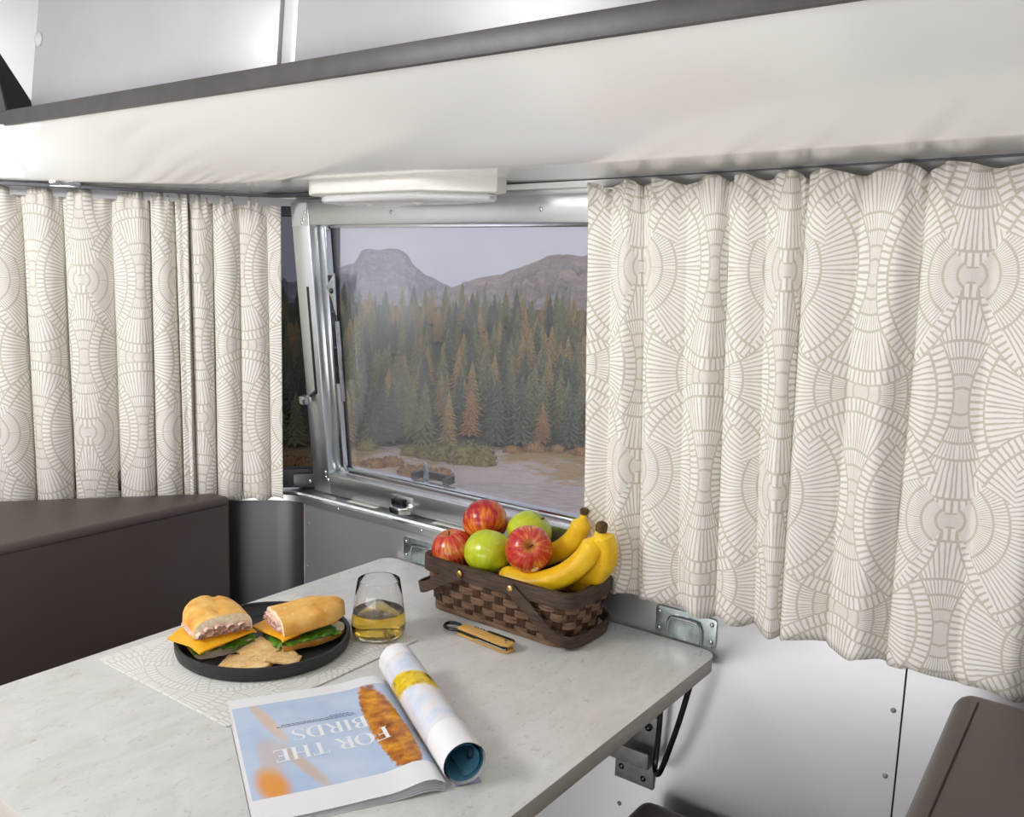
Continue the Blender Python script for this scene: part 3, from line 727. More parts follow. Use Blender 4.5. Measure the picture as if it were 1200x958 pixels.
for k, (x, y, dz, rz, rx, ry, lb) in enumerate(cr):
    o = part('cracker', cracker_mesh(k), None, None, lb, loc=(x, y, PC[2] + .0052 + dz), rot=(R(rx), R(ry), R(rz))); o['category'] = 'cracker'; o['group'] = 'crackers on the plate'

# ------------------------------------------------------------------ glass of pale wine
m, b, nt = base_mat('clear_glass', .0, 0, (1, 1, 1), **{'Transmission Weight': 1., 'IOR': 1.45}); M['glass'] = m
m, b, nt = base_mat('golden_wine', .0, 0, lin((255, 205, 20)), **{'Transmission Weight': 1., 'IOR': 1.33})
ab = nt.new('ShaderNodeVolumeAbsorption'); ab.inputs['Color'].default_value = (1, .84, .0, 1); ab.inputs['Density'].default_value = 32
b.inputs['Base Color'].default_value = (1, .99, .86, 1); nt.l.new(ab.outputs[0], nt.n['Material Output'].inputs['Volume']); M['wine'] = m
gt = thing('wine_glass', 'stemless tapered glass half full of golden drink on the placemat', 'glass', (.287, -.318, .0034))
part('glass_body', G().lathe([(0, .0005), (.034, 0), (.041, .003), (.0448, .010), (.0455, .020), (.0435, .045), (.0395, .072), (.0352, .0975), (.0347, .098), (.0341, .0975), (.0384, .072), (.0424, .045), (.0443, .020), (.0436, .012), (.040, .0075), (.030, .006), (0, .006)], 56), 'glass', gt)
part('drink', G().lathe([(0, .0058), (.030, .0058), (.0402, .0073), (.0438, .012), (.0445, .020), (.0428, .042), (.0424, .0435), (.0410, .0430), (0, .0430)], 56), 'wine', gt)

# ------------------------------------------------------------------ magazine
S0 = Vector((.408, -.433)); AX = Vector((.86, -.51)).normalized(); BX = Vector((AX.y, -AX.x))      # AX: along the spine to the front, BX: to the left page
mg_rot = math.atan2(AX.y, AX.x)
mag = thing('magazine', 'open magazine with one half rolled up and a blue title spread', 'magazine', (S0.x, S0.y, .0005), (0, 0, mg_rot))
# local x = along spine to the front, local y = away from the left page (so the left page is at -y)
PH, PW = .302, .222
def page_z(p, x):
    s = p / PW
    return .0045 + .010 * math.exp(-((s - .10) / .13) ** 2) * (.5 + .5 * smoothstep(0, PH, x)) + .0015 * (1 - s) - .0035 * math.exp(-(s / .03) ** 2) + .002 * smoothstep(.2, .9, x / PH) * math.exp(-((s - .35) / .2) ** 2)
def left_print():
    m, b, nt = base_mat('printed_page_blue_spread', .28, 0)
    uv = nt.new('ShaderNodeUVMap'); sp_ = nt.new('ShaderNodeSeparateXYZ'); nt.l.new(uv.outputs[0], sp_.inputs[0]); bb, aa = sp_.outputs[0], sp_.outputs[1]   # metres: from the spine, from the back
    ms = lambda v, a, b2: nt.smooth(v, a, b2)
    Mx = nt.m
    nz = nt.noise(uv.outputs[0], 14, 2); nf = nt.noise(uv.outputs[0], 110, 4); nm = nt.noise(uv.outputs[0], 42, 4)
    sky = nt.ramp(nz, [(.35, lin((178, 198, 226))), (.65, lin((200, 214, 234)))])
    # pale blurred twigs on the outer half
    def blob(cb, ca, rb, ra, sh=0.):
        db = Mx('DIVIDE', Mx('SUBTRACT', Mx('SUBTRACT', bb, cb), Mx('MULTIPLY', Mx('SUBTRACT', aa, ca), sh)), rb); da = Mx('DIVIDE', Mx('SUBTRACT', aa, ca), ra)
        return Mx('ADD', Mx('MULTIPLY', db, db), Mx('MULTIPLY', da, da))
    c = sky
    t1 = blob(.178, .075, .010, .075, -.25); c = nt.mix(Mx('MULTIPLY', nt.smooth(t1, 1.3, .0), .55), c, lin((232, 176, 96)))
    t1b = blob(.150, .20, .010, .070, -.35); c = nt.mix(Mx('MULTIPLY', nt.smooth(t1b, 1.4, .0), .6), c, lin((214, 172, 120)))
    t2 = blob(.192, .232, .022, .050, -.1); c = nt.mix(Mx('MULTIPLY', nt.smooth(t2, 1.2, .1), .95), c, lin((232, 152, 40)))
    t4 = blob(.186, .165, .016, .05, .0); c = nt.mix(Mx('MULTIPLY', nt.smooth(t4, 1.4, .1), .5), c, lin((214, 180, 150)))
    # brown cattail by the spine
    t3 = Mx('ADD', blob(.031, .155, .024, .135, -.02), Mx('MULTIPLY', Mx('SUBTRACT', nf, .5), .9))
    cat = nt.ramp(nm, [(.32, lin((118, 58, 8))), (.48, lin((190, 112, 14))), (.62, lin((226, 158, 30))), (.8, lin((238, 186, 70)))])
    c = nt.mix(nt.smooth(t3, 1.10, .80), c, cat)
    # white margins
    ins = Mx('MULTIPLY', Mx('MULTIPLY', Mx('GREATER_THAN', aa, .026), Mx('LESS_THAN', aa, .256)), Mx('LESS_THAN', bb, .2185))
    c = nt.mix(ins, lin((236, 236, 238)), c); nt.put(c, b.inputs['Base Color']); return m
M['print_left'] = left_print()
M['paper'] = mottled('white_paper', (232, 232, 234), (240, 240, 242), .45, 0, 12)
M['paper_edge'] = mottled('paper_edges', (206, 206, 206), (232, 232, 232), .7, 0, 300, (.1, .1, 6))
M['ink_white'] = mottled('white_ink', (238, 240, 244), (242, 244, 248), .35, 0, 20)
M['ink_dark'] = mottled('dark_ink', (70, 78, 98), (84, 92, 110), .5, 0, 20)
g = G(); NU, NV = 40, 24; uvl = []
for j in range(NV + 1):
    for i in range(NU + 1):
        p = PW * i / NU; x = PH * j / NV; g.vert((x, -p, page_z(p, x))); uvl.append((p, x))
n = NU + 1
for j in range(NV):
    for i in range(NU): a = j * n + i; g.face((a, a + 1, a + n + 1, a + n))
part('left_page', g, 'print_left', mag, 'blue photo page with white title lettering', uv=lambda i, co: uvl[i], smooth=80)
# page block below the left page (several leaves, fanned at the front)
for k in range(5):
    g = G(); dz = .0006 * (k + 1)
    g.grid(24, 10, lambda u, v: (PH * v + .0012 * k - .001, -PW * u - .0006 * k, max(.0003, page_z(PW * u, PH * v) * (1 - .14 * k) - dz)))
    part('leaf', g, 'paper', mag, smooth=80)
# the rolled half: a spiral of sheets starting at the spine
RR0 = .0275
def roll_pt(th, x, rad): # th from 0 at the spine going up over the top
    a = math.pi + R(28) - th
    # slightly conical: the back end lifts
    cy = RR0 - .004; cz = RR0 + .001
    return (x, cy + rad * math.cos(a), cz + rad * math.sin(a))
def roll_sheet(rad0, rad1, turns, x0, x1, nseg=64):
    g = G(); uvr = []
    for j in range(13):
        x = x0 + (x1 - x0) * j / 12
        for i in range(nseg + 1):
            f = i / nseg; p = roll_pt(2 * math.pi * turns * f, x, rad0 + (rad1 - rad0) * f); g.vert(p); uvr.append((2 * math.pi * turns * f * RR0, x))
    n = nseg + 1
    for j in range(12):
        for i in range(nseg): a = j * n + i; g.face((a, a + 1, a + n + 1, a + n))
    return g, uvr
def roll_print():
    m, b, nt = base_mat('printed_page_yellow_bird', .26, 0); Mx = nt.m
    uv = nt.new('ShaderNodeUVMap'); sp_ = nt.new('ShaderNodeSeparateXYZ'); nt.l.new(uv.outputs[0], sp_.inputs[0]); s, a = sp_.outputs[0], sp_.outputs[1]
    nz = nt.noise(uv.outputs[0], 22, 3); nf = nt.noise(uv.outputs[0], 90, 4)
    c = nt.ramp(nz, [(.35, lin((204, 214, 232))), (.52, lin((226, 228, 236))), (.7, lin((236, 222, 206)))])
    ed = Mx('ADD', a, Mx('MULTIPLY', Mx('SUBTRACT', s, .05), -.55))       # slanted band
    ed = Mx('ADD', ed, Mx('MULTIPLY', Mx('SUBTRACT', nf, .5), .012))
    band = Mx('MULTIPLY', nt.smooth(ed, .088, .094), nt.smooth(ed, .140, .130))
    yel = nt.ramp(nf, [(.28, lin((96, 74, 10))), (.40, lin((214, 176, 10))), (.6, lin((236, 204, 20)))])
    c = nt.mix(band, c, yel)
    drk = Mx('MULTIPLY', nt.smooth(Mx('ABSOLUTE', Mx('SUBTRACT', ed, .098)), .012, .004), nt.smooth(s, .060, .075)); c = nt.mix(drk, c, lin((60, 52, 34)))
    wing = Mx('MULTIPLY', nt.smooth(Mx('ABSOLUTE', Mx('SUBTRACT', s, .088)), .016, .004), nt.smooth(Mx('ABSOLUTE', Mx('SUBTRACT', a, .19)), .06, .02)); c = nt.mix(Mx('MULTIPLY', wing, .7), c, lin((206, 160, 120)))
    ins = Mx('MULTIPLY', Mx('GREATER_THAN', a, .030), Mx('LESS_THAN', a, .238)); c = nt.mix(ins, lin((240, 240, 242)), c)
    nt.put(c, b.inputs['Base Color']); return m
M['print_roll'] = roll_print()
M['print_blue'] = mottled('blue_back_page', (70, 132, 160), (110, 168, 190), .4, 0, 18)
M['print_cover'] = mottled('violet_cover', (96, 92, 150), (196, 196, 220), .4, 0, 16)
for k in range(4):
    g, uvr = roll_sheet(RR0 - .0007 * k, RR0 - .0009 * k - .001, 1.02, -.002 + .001 * k, PH - .001 * k)
    part('rolled_leaf', g, 'print_roll' if k == 0 else ('print_blue' if k == 3 else 'paper'), mag, uv=(lambda u_: (lambda i, co: u_[i]))(uvr), smooth=80)
g, uvr = roll_sheet(RR0 - .0045, RR0 - .0085, .82, .004, PH - .004)
part('rolled_leaf', g, 'print_blue', mag, 'blue inner leaf of the roll', smooth=80)
# dark ring of the photo printed inside the roll end
ring = G(); 
for (r0, r1, th0) in ((.0055, .0095, 3.9),):
    pts = []
    for k in range(20):
        a = 2 * math.pi * k / 20
        for r in (r0, r1):
            th = th0 + r * math.cos(a) / .020; x = PH - .030 + r * math.sin(a); pts.append(roll_pt(th, x, .0185))
    o_ = len(ring.v); ring.v += pts
    for k in range(20): a = o_ + 2 * k; c = o_ + 2 * ((k + 1) % 20); ring.face((a, a + 1, c + 1, c))
part('printed_ring', ring, 'ink_dark', mag)
g = G(); g.grid(10, 10, lambda u, v: (PH * v, .012 + u * .034, .0006 + .004 * (1 - u) ** 3 * 0)); part('cover', g, 'print_cover', mag, smooth=80)

# title lettering: serif capitals built from strips
def glyph(chr_):
    T, t_, q = .17, .068, []                                     # thick, thin; q: polygons
    def rect(x0, x1, y0, y1): q.append([(x0, y0), (x1, y0), (x1, y1), (x0, y1)])
    def serif(x, y, w=.30): rect(x - w / 2, x + w / 2, y, y + .045) if y < .5 else rect(x - w / 2, x + w / 2, y - .045, y)
    def stem(x): rect(x - T / 2, x + T / 2, 0, 1); serif(x, 0); serif(x, 1)
    def arc(cx, cy, rx, ry, a0, a1, tk=T, tn=t_, n=18):
        for k in range(n):
            pp_ = []
            for kk in (k, k + 1):
                a = R(a0 + (a1 - a0) * kk / n); w = tn + (tk - tn) * abs(math.cos(a)) ** 1.4
                pp_.append(((cx + rx * math.cos(a), cy + ry * math.sin(a)), (cx + (rx - w) * math.cos(a), cy + (ry - (tn + (tk - tn) * abs(math.cos(a)) ** 1.4)) * math.sin(a))))
            q.append([pp_[0][0], pp_[1][0], pp_[1][1], pp_[0][1]])
    def diag(x0, y0, x1, y1, w): q.append([(x0 - w / 2, y0), (x0 + w / 2, y0), (x1 + w / 2, y1), (x1 - w / 2, y1)])
    if chr_ == 'I': stem(.17); w = .34
    elif chr_ == 'T': stem(.36); rect(.02, .70, 1 - t_, 1); rect(.02, .06, .78, 1); rect(.66, .70, .78, 1); w = .72
    elif chr_ == 'H': stem(.17); stem(.68); rect(.17, .68, .48, .48 + t_); w = .85
    elif chr_ == 'E' or chr_ == 'F':
        stem(.17); rect(.17, .62, 1 - t_, 1); rect(.58, .62, .80, 1); rect(.17, .48, .49, .49 + t_); rect(.45, .48, .40, .63)
        if chr_ == 'E': rect(.17, .64, 0, t_); rect(.60, .64, 0, .22)
        w = .66
    elif chr_ == 'O': arc(.42, .5, .42, .515, 0, 360, n=40); w = .84
    elif chr_ == 'D': stem(.17); rect(.17, .40, 1 - t_, 1); rect(.17, .40, 0, t_); arc(.38, .5, .42, .50, -90, 90); w = .82
    elif chr_ == 'B': stem(.17); rect(.17, .38, 1 - t_, 1); rect(.17, .40, .50, .50 + t_); rect(.17, .40, 0, t_); arc(.36, .765, .26, .235, -90, 90); arc(.38, .275, .30, .275, -90, 90); w = .70
    elif chr_ == 'R': stem(.17); rect(.17, .38, 1 - t_, 1); rect(.17, .40, .48, .48 + t_); arc(.36, .74, .28, .26, -90, 90); diag(.42, .50, .70, .0, .16); rect(.62, .82, 0, .045); w = .80
    elif chr_ == 'S':
        pts = [(.50, .74), (.49, .86), (.40, .955), (.28, .975), (.15, .92), (.10, .77), (.16, .65), (.29, .55), (.43, .44), (.50, .30), (.46, .12), (.33, .025), (.20, .03), (.10, .11), (.07, .27)]
        wd = [.03, .035, .05, .05, .08, .12, .14, .16, .15, .12, .09, .05, .05, .04, .03]
        cv = catmull([(x, y, 0) for x, y in pts], 3); L_, Rr = [], []
        for i, p in enumerate(cv):
            a = cv[max(0, i - 1)]; c = cv[min(len(cv) - 1, i + 1)]; d = (c - a).normalized(); nn = Vector((-d.y, d.x, 0)); k = min(i / 3, len(wd) - 1); k0 = int(k); k1 = min(k0 + 1, len(wd) - 1); w_ = wd[k0] * (1 - (k - k0)) + wd[k1] * (k - k0)
            L_.append((p + nn * w_ / 2)[:2]); Rr.append((p - nn * w_ / 2)[:2])
        for i in range(len(cv) - 1): q.append([L_[i], L_[i + 1], Rr[i + 1], Rr[i]])
        rect(.49, .52, .70, .97); rect(.05, .08, .03, .30); w = .58
    return q, w
def title(text, p0, x0, size, track=.10):
    """p0: distance of the first letter from the spine, x0: baseline distance from the back edge; reads towards the outer edge"""
    cur = p0
    for ch in text:
        if ch == ' ': cur += size * .30; continue
        q, w = glyph(ch); g = G()
        for poly in q:
            ids = []
            for (x, y) in poly:
                p = cur + x * size; xx = x0 + y * size; ids.append(g.vert((xx, -p, page_z(p, xx) + .00035)))
            g.face(ids)
        part('letter_' + ch.lower(), g, 'ink_white', mag, smooth=0)
        cur += (w + track) * size
title('FOR THE', .034, .1545, .0300, .02); title('BIRDS', .052, .1095, .0300, .03)
g = G(); rnd = random.Random(4)
for li, (pa_, pb) in enumerate(((.062, .165), (.064, .158), (.070, .095))):
    p = pa_
    while p < pb:
        w = rnd.uniform(.002, .006); xx = .098 - li * .0042
        ids = [g.vert((xx + dx, -(p + dp_), page_z(p + dp_, xx) + .0004)) for dp_, dx in ((0, 0), (w, 0), (w, .0013), (0, .0013))]; g.face(ids); p += w + .0011
part('caption_lines', g, 'ink_dark', mag, smooth=0)

# ------------------------------------------------------------------ corkscrew
M['bamboo'] = mottled('honey_bamboo', (206, 156, 78), (226, 182, 108), .45, 0, 30, (1, 12, 12), .1, .0005)
cs0 = Vector((.352, -.220, .0)); cs1 = Vector((.492, -.226, 0)); ca = math.atan2(cs1.y - cs0.y, cs1.x - cs0.x)
ck = thing('corkscrew', 'bamboo-handled waiter corkscrew lying on the table before the basket', 'corkscrew', (.430, -.220, .0004), (0, 0, R(-4)))
hp = round_poly([(-.046, -.012), (-.03, -.011), (.055, -.013), (.068, -.008), (.068, .009), (.055, .013), (-.03, .010), (-.046, .010)], .004, 3)
part('handle_scale', G().prism(hp, .0005, .0045, .001), 'bamboo', ck)
part('handle_scale', G().prism(hp, .0105, .0150, .0016), 'bamboo', ck)
part('steel_spine', G().prism([(-.044, -.009), (.064, -.009), (.064, -.0065), (-.044, -.0065)], .0045, .0105), 'dark_steel', ck)
part('foil_blade', G().prism([(.0, -.0125), (.062, -.0135), (.064, -.010), (.0, -.010)], .006, .0085), 'steel', ck)
part('bottle_opener', G().tube(catmull([(-.044, -.008, .008), (-.058, -.014, .008), (-.072, -.013, .008), (-.079, -.004, .008), (-.078, .006, .008), (-.068, .011, .008), (-.056, .010, .008), (-.044, .006, .008)], 5), .0030, 8), 'dark_steel', ck)
part('lever_arm', G().prism(round_poly([(.006, .013), (.060, .0145), (.067, .010), (.06, .008), (.006, .009)], .0015, 2), .0115, .0165, .0006), 'dark_steel', ck)
part('screw_worm', G().tube([(-.028 + .04 * k / 60, .0135 + .0028 * math.cos(k * .62), .0105 + .0028 * math.sin(k * .62)) for k in range(61)], .0012, 6), 'dark_steel', ck)
part('pivot_pin', G().dome((.052, .004, .0145), (0, 0, 1), .003).dome((.058, -.003, .0145), (0, 0, 1), .002), 'dark_steel', ck)

# ------------------------------------------------------------------ fruit basket
def wood(name, c1, c2, st): return mottled(name, c1, c2, .62, 0, 26, st, .35, .0012, .3, .7, 6)
M['splint'] = wood('brown_wood_splint', (84, 60, 44), (150, 118, 92), (1, 1, 9))
M['stake'] = wood('dark_wood_splint', (48, 32, 22), (92, 62, 40), (6, 6, 1))
M['rimwood'] = wood('walnut_rim', (50, 37, 29), (96, 76, 62), (1, 1, 8))
M['brass'] = mottled('brass_rivet', (200, 160, 84), (226, 190, 116), .3, 1., 80)
BKC = Vector((.411, -.100, .001)); BH = .098
bsk = thing('fruit_basket', 'dark brown woven splint basket with two hinged handles, filled with fruit', 'basket', BKC)
def peri(n, z, off=0.):
    """rounded-rectangle loop at height z; returns points and outward normals"""
    t = z / BH; hx = .144 + .020 * t + off; hy = .058 + .012 * t + off; r = .026 + off
    segs = []; out = []
    L1, L2, La = 2 * (hx - r), 2 * (hy - r), math.pi * r / 2; P = 2 * L1 + 2 * L2 + 4 * La
    for k in range(n):
        s = (P * k / n + L2 / 2) % P; 
        # start at the right side centre going counter-clockwise
        parts = [('l', (hx, -hy + r), (0, 1), L2, (1, 0)), ('a', (hx - r, hy - r), 0, La), ('l', (hx - r, hy), (-1, 0), L1, (0, 1)), ('a', (-hx + r, hy - r), 90, La),
                 ('l', (-hx, hy - r), (0, -1), L2, (-1, 0)), ('a', (-hx + r, -hy + r), 180, La), ('l', (-hx + r, -hy), (1, 0), L1, (0, -1)), ('a', (hx - r, -hy + r), 270, La)]
        for q in parts:
            if s <= q[3]:
                if q[0] == 'l': out.append((Vector((q[1][0] + q[2][0] * s, q[1][1] + q[2][1] * s, z)), Vector((*q[4], 0))))
                else:
                    a = R(q[2]) + s / r; out.append((Vector((q[1][0] + r * math.cos(a), q[1][1] + r * math.sin(a), z)), Vector((math.cos(a), math.sin(a), 0))))
                break
            s -= q[3]
    return out
NS = 34
rows = [.010 + .0145 * k for k in range(5)]
for ri, z in enumerate(rows):
    n = NS * 8; pr = peri(n, z); pts, nr = [], []
    for k, (p, nn) in enumerate(pr):
        ph = k / 8 + ri; off = .0030 * math.cos(math.pi * ph)
        pts.append(p + nn * off); nr.append(nn)
    part('weaver', G().ribbon(pts, nr, .0062, .0018, Vector((0, 0, 1)), closed=True), 'splint', bsk, smooth=50)
lo_, hi_ = peri(NS, .001), peri(NS, BH - .008)
for k in range(NS):
    a, na = lo_[k]; c, nc = hi_[k]; w = Vector((-na.y, na.x, 0))
    part('stake', G().ribbon([a, a.lerp(c, .5), c], [na] * 3, .0085, .0016, w), 'stake', bsk, smooth=0)
def loop_band(z, hw, off, th, n=120):
    pr = peri(n, z, off); return G().ribbon([p for p, _ in pr], [q for _, q in pr], hw, th, Vector((0, 0, 1)), closed=True)
part('outer_rim', loop_band(BH - .012, .0125, .0045, .0040), 'rimwood', bsk, smooth=50)
part('inner_rim', loop_band(BH - .010, .0105, -.0035, .0030), 'rimwood', bsk, smooth=50)
part('rim_cap', loop_band(BH - .002, .0020, .0005, .0060), 'stake', bsk, smooth=50)
pb = peri(60, .002, -.001); part('basket_floor', G().prism([(p.x, p.y) for p, _ in pb], .0005, .004), 'stake', bsk)
part('base_band', loop_band(.0045, .0040, .0030, .0024), 'splint', bsk, smooth=50)
def handle(xr, zr, xe, ze, sgn):
    """bentwood strap: rivet on the long sides, dropping to wrap round the basket end"""
    yo = .078; pts = [(xr, -yo, zr), (xr + (xe - xr) * .4, -yo - .001, zr + (ze - zr) * .42), (xe - sgn * .035, -yo - .002, ze + (zr - ze) * .22), (xe - sgn * .010, -yo + .010, ze + (zr - ze) * .05), (xe, -yo + .035, ze), (xe + sgn * .001, 0, ze - .001), (xe, yo - .035, ze), (xe - sgn * .010, yo - .010, ze + (zr - ze) * .05), (xe - sgn * .035, yo - .006, ze + (zr - ze) * .22), (xr + (xe - xr) * .4, yo - .005, zr + (ze - zr) * .42), (xr, yo - .004, zr)]
    cv = catmull(pts, 6); nr, wd = [], []
    for i, p in enumerate(cv):
        t = (cv[min(len(cv) - 1, i + 1)] - cv[max(0, i - 1)]).normalized()
        side = Vector((-t.y * sgn, t.x * sgn, 0)); o_ = Vector((p.x - (xr if abs(p.y) > .06 else 0), p.y * 3, 0))
        nn = Vector((0, -1, 0)) if abs(p.y) > yo - .008 and p.y < 0 else (Vector((0, 1, 0)) if p.y > yo - .012 else Vector((sgn, p.y * 12, 0)))
        nn = Vector((sgn * (1 - smoothstep(.030, .074, abs(p.y))), (1 if p.y > 0 else -1) * smoothstep(.030, .074, abs(p.y)), 0)).normalized()
        nn = (nn - t * nn.dot(t)).normalized(); nr.append(nn); wd.append(t.cross(nn).normalized())
    h = part('handle', G().ribbon(cv, nr, .0100, .0042, wd), 'rimwood', bsk, smooth=40)
    for y, d in ((-yo - .0018, -1), (yo - .003, 1)): part('rivet', G().dome((xr, y, zr), (0, d, 0), .0062, .003, 12), 'brass', h)
handle(.046, .086, .163, .0135, 1)
handle(-.064, .087, -.176, .034, -1)

# ------------------------------------------------------------------ apples
def apple_mat(name, cols, streak):
    m, b, nt = base_mat(name, .26, 0, **{'Coat Weight': .25}); co = nt.coord('Object'); sp_ = nt.new('ShaderNodeSeparateXYZ'); nt.l.new(co, sp_.inputs[0])
    ang = nt.m('ARCTAN2', sp_.outputs[1], sp_.outputs[0]); cm = nt.new('ShaderNodeCombineXYZ')
    nt.put(nt.m('MULTIPLY', nt.m('SINE', ang), 2.0), cm.inputs[0]); nt.put(nt.m('MULTIPLY', nt.m('COSINE', ang), 2.0), cm.inputs[1]); nt.put(nt.m('MULTIPLY', sp_.outputs[2], 14.0), cm.inputs[2])
    f = nt.noise(cm.outputs[0], streak, 4, .6); big = nt.noise(co, 16, 2)
    v = nt.m('ADD', nt.m('MULTIPLY', f, .55), nt.m('MULTIPLY', big, .45)); c = nt.ramp(v, cols)
    sk = nt.noise(co, 500, 1); c = nt.mix(nt.m('MULTIPLY', nt.smooth(sk, .66, .74), .35), c, lin((240, 206, 150)))
    top = nt.m('MULTIPLY', nt.smooth(sp_.outputs[2], .022, .034), nt.smooth(nt.m('SQRT', nt.m('ADD', nt.m('MULTIPLY', sp_.outputs[0], sp_.outputs[0]), nt.m('MULTIPLY', sp_.outputs[1], sp_.outputs[1]))), .016, .004))
    c = nt.mix(nt.m('MULTIPLY', top, .8), c, lin((196, 176, 84))); nt.put(c, b.inputs['Base Color']); return m
M['apple_red'] = apple_mat('red_apple_skin', [(.30, lin((146, 16, 24))), (.42, lin((186, 30, 34))), (.51, lin((208, 66, 42))), (.64, lin((236, 170, 84)))], 3.2)
M['apple_deep'] = apple_mat('deep_red_apple_skin', [(.30, lin((120, 8, 20))), (.48, lin((184, 20, 32))), (.56, lin((226, 110, 40))), (.66, lin((240, 176, 60)))], 1.6)
M['apple_green'] = apple_mat('green_apple_skin', [(.30, lin((170, 190, 24))), (.5, lin((190, 204, 30))), (.7, lin((212, 216, 66)))], 2.0)
M['stem'] = mottled('apple_stem', (70, 50, 28), (104, 78, 44), .7, 0, 200)
M['sticker'] = mottled('fruit_sticker', (236, 226, 196), (244, 236, 212), .4, 0, 60)
def apple(label, pos, r, mat, rot, sticker=None):
    t = thing('apple', label, 'apple', pos, tuple(R(a) for a in rot), group='apples in the basket'); g = G(); n = 36
    prof = []
    for k in range(29):
        a = math.pi * k / 28; rr = r * (math.sin(a) ** .88) * (1.02 + .05 * math.cos(a)); z = -r * .93 * math.cos(a)
        rr_ = rr / r
        z -= .36 * r * math.exp(-(rr_ / .23) ** 2) if a > math.pi / 2 else -.20 * r * math.exp(-(rr_ / .20) ** 2)
        prof.append((max(rr, 0) if 0 < k < 28 else 0, z))
    g.lathe(prof, n)
    for i, v in enumerate(g.v):
        a = math.atan2(v[1], v[0]); s = 1 + .014 * math.cos(5 * a + 1) * (1 - .9 * max(0, v[2] / r)) ; g.v[i] = (v[0] * s, v[1] * s, v[2])
    part('apple_skin', g, mat, t, smooth=180)
    part('stem', G().tube(catmull([(0, 0, r * .52), (.001, 0, r * .72), (.004, .001, r * .92)], 4), [.0016] * 8 + [.0022], 7), 'stem', t)
    if sticker:
        th, ph = R(sticker[0]), R(sticker[1]); d = Vector((math.sin(th) * math.cos(ph), math.sin(th) * math.sin(ph), math.cos(th)))
        st = G(); e1 = d.orthogonal().normalized(); e2 = d.cross(e1); ids = []
        c = st.vert(d * (r * 1.03))
        for k in range(14):
            q = d * (r * 1.03) + e1 * .0085 * math.cos(k * math.pi / 7) + e2 * .0055 * math.sin(k * math.pi / 7); ids.append(st.vert(q.normalized() * (r * 1.022)))
        for k in range(14): st.face((c, ids[k], ids[(k + 1) % 14]))
        part('sticker', st, 'sticker', t)
    return t
apple('red apple low at the basket end, beside the small wall latch', (0.283, -0.123, 0.106), .039, 'apple_red', (15, -10, 0))
apple('deep red apple with a yellow flush on top of the fruit', (0.314, -0.067, 0.155), .0415, 'apple_deep', (-42, 20, 60))
apple('yellow-green apple resting on the basket rim', (0.366, -0.123, 0.119), .0425, 'apple_green', (-30, 10, 30))
apple('yellow-green apple half hidden behind the stickered red apple', (0.408, -0.055, 0.148), .041, 'apple_green', (-20, 30, 0))
apple('striped red apple with a sticker, its stem end facing out', (0.454, -0.123, 0.143), .0405, 'apple_red', (64, 0, 38), (70, -75))

# ------------------------------------------------------------------ bananas
def banana_mat():
    m, b, nt = base_mat('ripe_banana_skin', .45, 0); co = nt.coord('Object'); f = nt.noise(co, 24, 3); sp_ = nt.noise(co, 210, 2)
    c = nt.ramp(f, [(.3, lin((232, 178, 10))), (.55, lin((246, 200, 26))), (.75, lin((242, 208, 62)))])
    c = nt.mix(nt.smooth(sp_, .70, .76), c, lin((150, 96, 24))); nt.put(c, b.inputs['Base Color']); return m
M['banana'] = banana_mat(); M['banana_tip'] = mottled('brown_banana_tip', (54, 36, 20), (110, 84, 30), .8, 0, 120)
def banana(pts, r, par, off, stem_from=.80, tip=True):
    cv = catmull([Vector(p) - off for p in pts], 7); n = len(cv); g = G(); L = n - 1; rings = []; upv = None
    tipg = G()
    def rad(f):
        if f < .10: return r * (.42 + .58 * math.sin(f / .10 * math.pi / 2) ** .8)
        if f > stem_from: 
            k = (f - stem_from) / (1 - stem_from); return r * (1 - .66 * smoothstep(0, .55, k))
        return r * (1.0 - .06 * abs(f - .45))
    for i, p in enumerate(cv):
        t = (cv[min(L, i + 1)] - cv[max(0, i - 1)]).normalized()
        if upv is None: upv = (Vector((0, 0, 1)) - t * t.z).normalized()
        upv = (upv - t * upv.dot(t)).normalized(); sd = t.cross(upv); rr = rad(i / L); ring = []
        for k in range(20):
            a = 2 * math.pi * k / 20; q = rr * (1 + .055 * math.cos(5 * a)); ring.append(g.vert(p + q * (math.cos(a) * upv + math.sin(a) * sd)))
        rings.append(ring)
    for A, B_ in zip(rings, rings[1:]):
        for k in range(20): g.face((A[k], A[(k + 1) % 20], B_[(k + 1) % 20], B_[k]))
    g.face(rings[0][::-1]); g.face(rings[-1])
    o = part('banana_fruit', g, 'banana', par, smooth=50)
    t0 = (cv[0] - cv[1]).normalized(); part('blossom_tip', G().tube([cv[0] - t0 * .001, cv[0] + t0 * .004, cv[0] + t0 * .006], [r * .40, r * .34, r * .12], 10), 'banana_tip', o)
    t1 = (cv[-1] - cv[-2]).normalized(); part('stem_end', G().tube([cv[-1] - t1 * .006, cv[-1] + t1 * .002, cv[-1] + t1 * .005], [r * .38, r * .46, r * .30], 10), 'banana_tip', o)
bo = Vector((.537, -.116, .088))
bb_ = thing('banana_bunch', 'two ripe yellow bananas joined at a dark stem at the basket end', 'bananas', bo)
banana([(0.407, -0.136, 0.093), (0.444, -0.135, 0.087), (0.487, -0.129, 0.092), (0.529, -0.121, 0.113), (0.559, -0.111, 0.144), (0.573, -0.103, 0.173), (0.580, -0.099, 0.200)], .0195, bb_, bo)
banana([(0.507, -0.081, 0.089), (0.540, -0.081, 0.095), (0.569, -0.085, 0.115), (0.587, -0.089, 0.143), (0.589, -0.093, 0.169), (0.584, -0.097, 0.187), (0.583, -0.098, 0.199)], .0185, bb_, bo)
